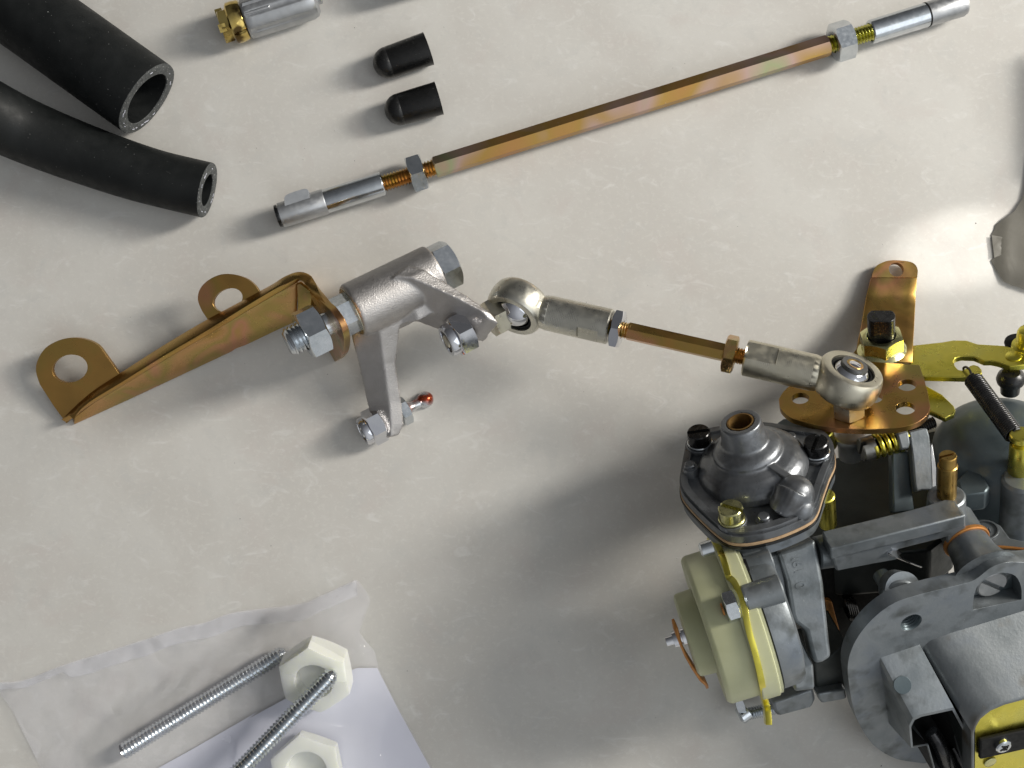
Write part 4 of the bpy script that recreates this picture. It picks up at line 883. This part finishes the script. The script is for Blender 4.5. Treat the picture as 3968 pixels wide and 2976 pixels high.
# yellow pins between cover and lever
for X0, Y0, X1, Y1, u0_, u1_, r in ((1800, 330, 1850, 480, -3, -16, 2.3), (1795, 1020, 1820, 1330, -8, -24, 3.0)):
    mb = MB(); mb.cyl(CU(*z3(X1, Y1), u1_), CU(*z3(X0, Y0), u0_), r, r, 24, .4); obj('spacer_pin', mb, YELLOW, t)
mb = MB(); c = CU(*z4(430, 400), -10); mb.lathe(c, CU_, [(0, 0), (0, 4.4), (-.5, 5.2), (-2.5, 5.3), (-4, 4.4), (-10, 4.4), (-10, 0)], 36); obj('pivot_disc', mb, SOCK, t)
mb = MB(); mb.prism(UU(z3, [(1270, 240), (1330, 200), (1420, 190), (1560, 240), (1700, 330), (1500, 380), (1280, 280)], -6), -CU_ * 5); obj('rear_lobe', mb, BODYD, t, bevel=.8)
if 'DIAG' in globals():
    for nm_, p in (('brass', bA), ('bar', e0), ('flange hole', hc), ('foot', CF(*z5(960, 1505), fr + 8)), ('plate', pl[0]), ('E2', E2), ('fb', V((fb, 0, 0)))): print(nm_, ruf(p))

# ============================================================ PLASTIC BAG WITH ITS CONTENTS
z7 = lambda X, Y: (X / 2.138, 2200 + Y / 2.138)
z8 = lambda X, Y: (800 + X / 2.138, 2200 + Y / 2.138)
def sheet(outline, hfun, step=22, jit=6):
    o = [V((x, y)) for x, y in outline]
    pts = list(o); n = len(o); edges = [(i, (i + 1) % n) for i in range(n)]
    xs = [p.x for p in o]; ys = [p.y for p in o]
    def inside(x, y):
        c = False; j = n - 1
        for i in range(n):
            if (o[i].y > y) != (o[j].y > y) and x < (o[j].x - o[i].x) * (y - o[i].y) / (o[j].y - o[i].y) + o[i].x: c = not c
            j = i
        return c
    y = min(ys); r_ = random.Random(3)
    while y < max(ys):
        x = min(xs)
        while x < max(xs):
            a, b = x + r_.uniform(-jit, jit), y + r_.uniform(-jit, jit)
            if inside(a, b): pts.append(V((a, b)))
            x += step
        y += step
    v2, e2, f2, *_ = delaunay_2d_cdt(pts, edges, [], 1, 1e-4)
    return MB().add([P(p.x, p.y, hfun(p.x, p.y)) for p in v2], [tuple(f) for f in f2])
def dens(pts, d=18):
    out = []
    for i in range(len(pts) - 1):
        a, b = V(pts[i]), V(pts[i + 1]); k = max(1, int((b - a).length / d))
        out += [tuple(a.lerp(b, q / k)) for q in range(k)]
    return out + [pts[-1]]
top_edge = cr([V((x, y, 0)) for x, y in [z7(-120, 965), z7(0, 945), z7(120, 938), z7(240, 915), z7(500, 810), z7(850, 700), z7(1200, 590), z7(1500, 490), z7(1700, 450), z7(1900, 375), z7(2138, 338), z8(790, 290), z8(950, 225), z8(1100, 160), z8(1240, 95)]], 4, False)
top_edge = [(p.x, p.y) for p in top_edge]
right = [z8(1310, 175), z8(1345, 240), z8(1345, 285), z8(1300, 400), z8(1262, 530), z8(1330, 620), z8(1390, 690), z8(1420, 830), z8(1500, 990), z8(1600, 1180), z8(1870, 1659), z8(2010, 1900)]
bottom = [z8(1200, 1980), z7(900, 2050), z7(480, 1900)]
left = [z7(340, 1659), z7(215, 1410), z7(105, 1185), z7(0, 1040), z7(-60, 990)]
bag_o = dens(top_edge + right + bottom + left + [top_edge[0]], 20)[:-1]
NC1 = z8(960, 840); NC2 = z8(860, 1640)
def segd(x, y, a, b):
    ax_, ay_ = a; bx, by = b; t_ = max(0, min(1, ((x - ax_) * (bx - ax_) + (y - ay_) * (by - ay_)) / ((bx - ax_) ** 2 + (by - ay_) ** 2)))
    return math.hypot(x - ax_ - t_ * (bx - ax_), y - ay_ - t_ * (by - ay_)), t_
R1 = (z7(1015, 1535), z8(640, 700)); R2 = (z8(330, 1640), z8(1055, 865))
def wr(x, y): return mnoise.noise(V((x * .006, y * .010, 1))) * 1.0 + mnoise.noise(V((x * .02, y * .03, 4))) * .35
def ridge(x, y): return (1 - abs(mnoise.noise(V((x * .011 + y * .004, y * .007, 9))))) ** 9 * .35 + (1 - abs(mnoise.noise(V((x * .02 - y * .012, y * .02, 2))))) ** 10 * .12
def hbag(x, y):
    d1, _ = segd(x, y, *R1)
    dn = math.hypot(x - NC1[0], y - NC1[1]); dn2 = math.hypot(x - NC2[0], y - NC2[1])
    sm_ = lambda d, r0, r1: 0 if d > r1 else (1 if d < r0 else (lambda q: q * q * (3 - 2 * q))((r1 - d) / (r1 - r0)))
    h = max(6.8 * sm_(d1, 26, 170), 12.0 * sm_(dn, 150, 330), 10.0 * sm_(dn2, 150, 300))
    ed = min(1.0, max(0, (y - (2642 - (x) * .285)) / 120)) if x < 1000 else 1.0
    return max(.45, 1.5 + h + wr(x, y) * 1.1 * (1 if h < 6 else .4) + ridge(x, y))
tb = P(800, 2700, 0)
mb = sheet(bag_o, hbag, 11, 3)
bag = obj('plastic_bag', mb, FILM, base=tb, ang=180, label='clear plastic bag holding a white nut and threaded rods', cat='bag')
# heat sealed fold along the upper edge: the lower layer of the bag
lo_o = [(x + (6 if x > 900 else 2), y + 5) for x, y in bag_o]
mb = sheet(lo_o, lambda x, y: .25 + .1 * (wr(x, y) + 1), 40); obj('back_layer', mb, FILM, bag, ang=180)
hem = top_edge[2:]
band = [(p[0], p[1] + 3) for p in hem] + [(p[0] + 6, p[1] + (62 if p[0] > 250 else 30) + 10 * mnoise.noise(V((p[0] * .01, 0, 2)))) for p in reversed(hem)]
mb = sheet(band, lambda x, y: hbag(x, y) + .3, 14); obj('folded_hem', mb, HEM, bag, ang=180)

pap = [z7(1310, 1659), z7(1585, 1508), z7(2138, 1190), z8(350, 1250), z8(700, 1060), z8(900, 960), z8(1250, 830), z8(1415, 830), z8(1500, 1000), z8(1600, 1195), z8(1855, 1659), z8(1950, 1850), z7(1250, 1850)]
mb = sheet(dens(pap + [pap[0]], 40)[:-1], lambda x, y: .75 + .5 * (mnoise.noise(V((x * .004, y * .004, 7))) + .6), 40)
obj('paper_slip', mb, PAPER, base=P(1200, 2850, 0), label='bluish white paper slip lying inside the plastic bag', cat='paper', ang=180)

def threaded_rod(a, b, r, pitch, label, tip):
    mb = MB(); mb.thread(a, b, r, pitch, pitch * .5, 24, tip=tip); base = a.lerp(b, .5); base.z = 0
    obj('threaded_rod', mb, ZINC, base=base, ang=75, label=label, cat='threaded rod', group='zinc threaded rods at the bag')
threaded_rod(P(*z7(1020, 1520), 4.2), P(*z8(655, 695), 4.2), 3.1, 1.4, 'zinc threaded rod lying under the clear film, left of the white nut', 1.6)
threaded_rod(P(*z8(60, 1900), 16), P(*z8(1062, 862), 17), 3.1, 1.4, 'brighter zinc threaded rod whose tip crosses the white nylon nut', 1.8)

def nylon_nut(px, py, h0, axis, af, Ln, bore, ref, label):
    c = P(px, py, h0); mb = MB(); mb.nut(c, axis, Ln, af, bore, ref=ref, ch=.45); mb.lathe(c, axis, [(Ln * .45, 0), (Ln * .47, bore * .6), (Ln * .55, bore * .95), (Ln * .7, bore + .02)], 40); base = c.copy(); base.z = 0
    obj('nylon_nut', mb, NYLON, base=base, label=label, cat='nut', group='white nylon nuts in the bag')
nylon_nut(*z8(935, 815), 3.8, V((-.06, -.50, 1)).normalized(), 23.0, 10.0, 6.6, V((.45, 1, .3)), 'white nylon hex nut behind the tip of the brighter rod, upper of two')
nylon_nut(*z8(855, 1640), 1.2, V((0, -.12, 1)).normalized(), 23.0, 8.0, 7.2, V((1, .2, 0)), 'white nylon hex nut cut off by the bottom edge, lower of two')

# ============================================================ TORN PLASTIC AT THE RIGHT EDGE
z9 = lambda X, Y: (3400 + X / 3.319, 750 + Y / 3.319)
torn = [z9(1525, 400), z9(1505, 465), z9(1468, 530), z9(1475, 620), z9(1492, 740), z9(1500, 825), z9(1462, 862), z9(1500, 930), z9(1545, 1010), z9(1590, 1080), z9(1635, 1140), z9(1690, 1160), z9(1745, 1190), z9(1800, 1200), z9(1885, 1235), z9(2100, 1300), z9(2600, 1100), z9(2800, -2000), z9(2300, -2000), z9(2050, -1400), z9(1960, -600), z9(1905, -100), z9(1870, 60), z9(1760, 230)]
mb = sheet(dens(torn + [torn[0]], 14)[:-1], lambda x, y: .4 + min(1.0, max(0, (x - 3850)) * .02) + .35 * mnoise.noise(V((x * .012, y * .012, 3))) * min(1, max(0, (x - 3835) / 60)) + min(10, max(0, x - 4035) * .1) * min(1, max(0, (850 - y) / 250)), 14)  # unseen lump past the right edge, added to cast shadow inwards
tp_ = obj('torn_film', mb, SHADEFILM, base=P(3930, 1000, 0), ang=180, label='torn plastic film with a jagged edge, greyed with painted shade, at the right edge', cat='plastic film')
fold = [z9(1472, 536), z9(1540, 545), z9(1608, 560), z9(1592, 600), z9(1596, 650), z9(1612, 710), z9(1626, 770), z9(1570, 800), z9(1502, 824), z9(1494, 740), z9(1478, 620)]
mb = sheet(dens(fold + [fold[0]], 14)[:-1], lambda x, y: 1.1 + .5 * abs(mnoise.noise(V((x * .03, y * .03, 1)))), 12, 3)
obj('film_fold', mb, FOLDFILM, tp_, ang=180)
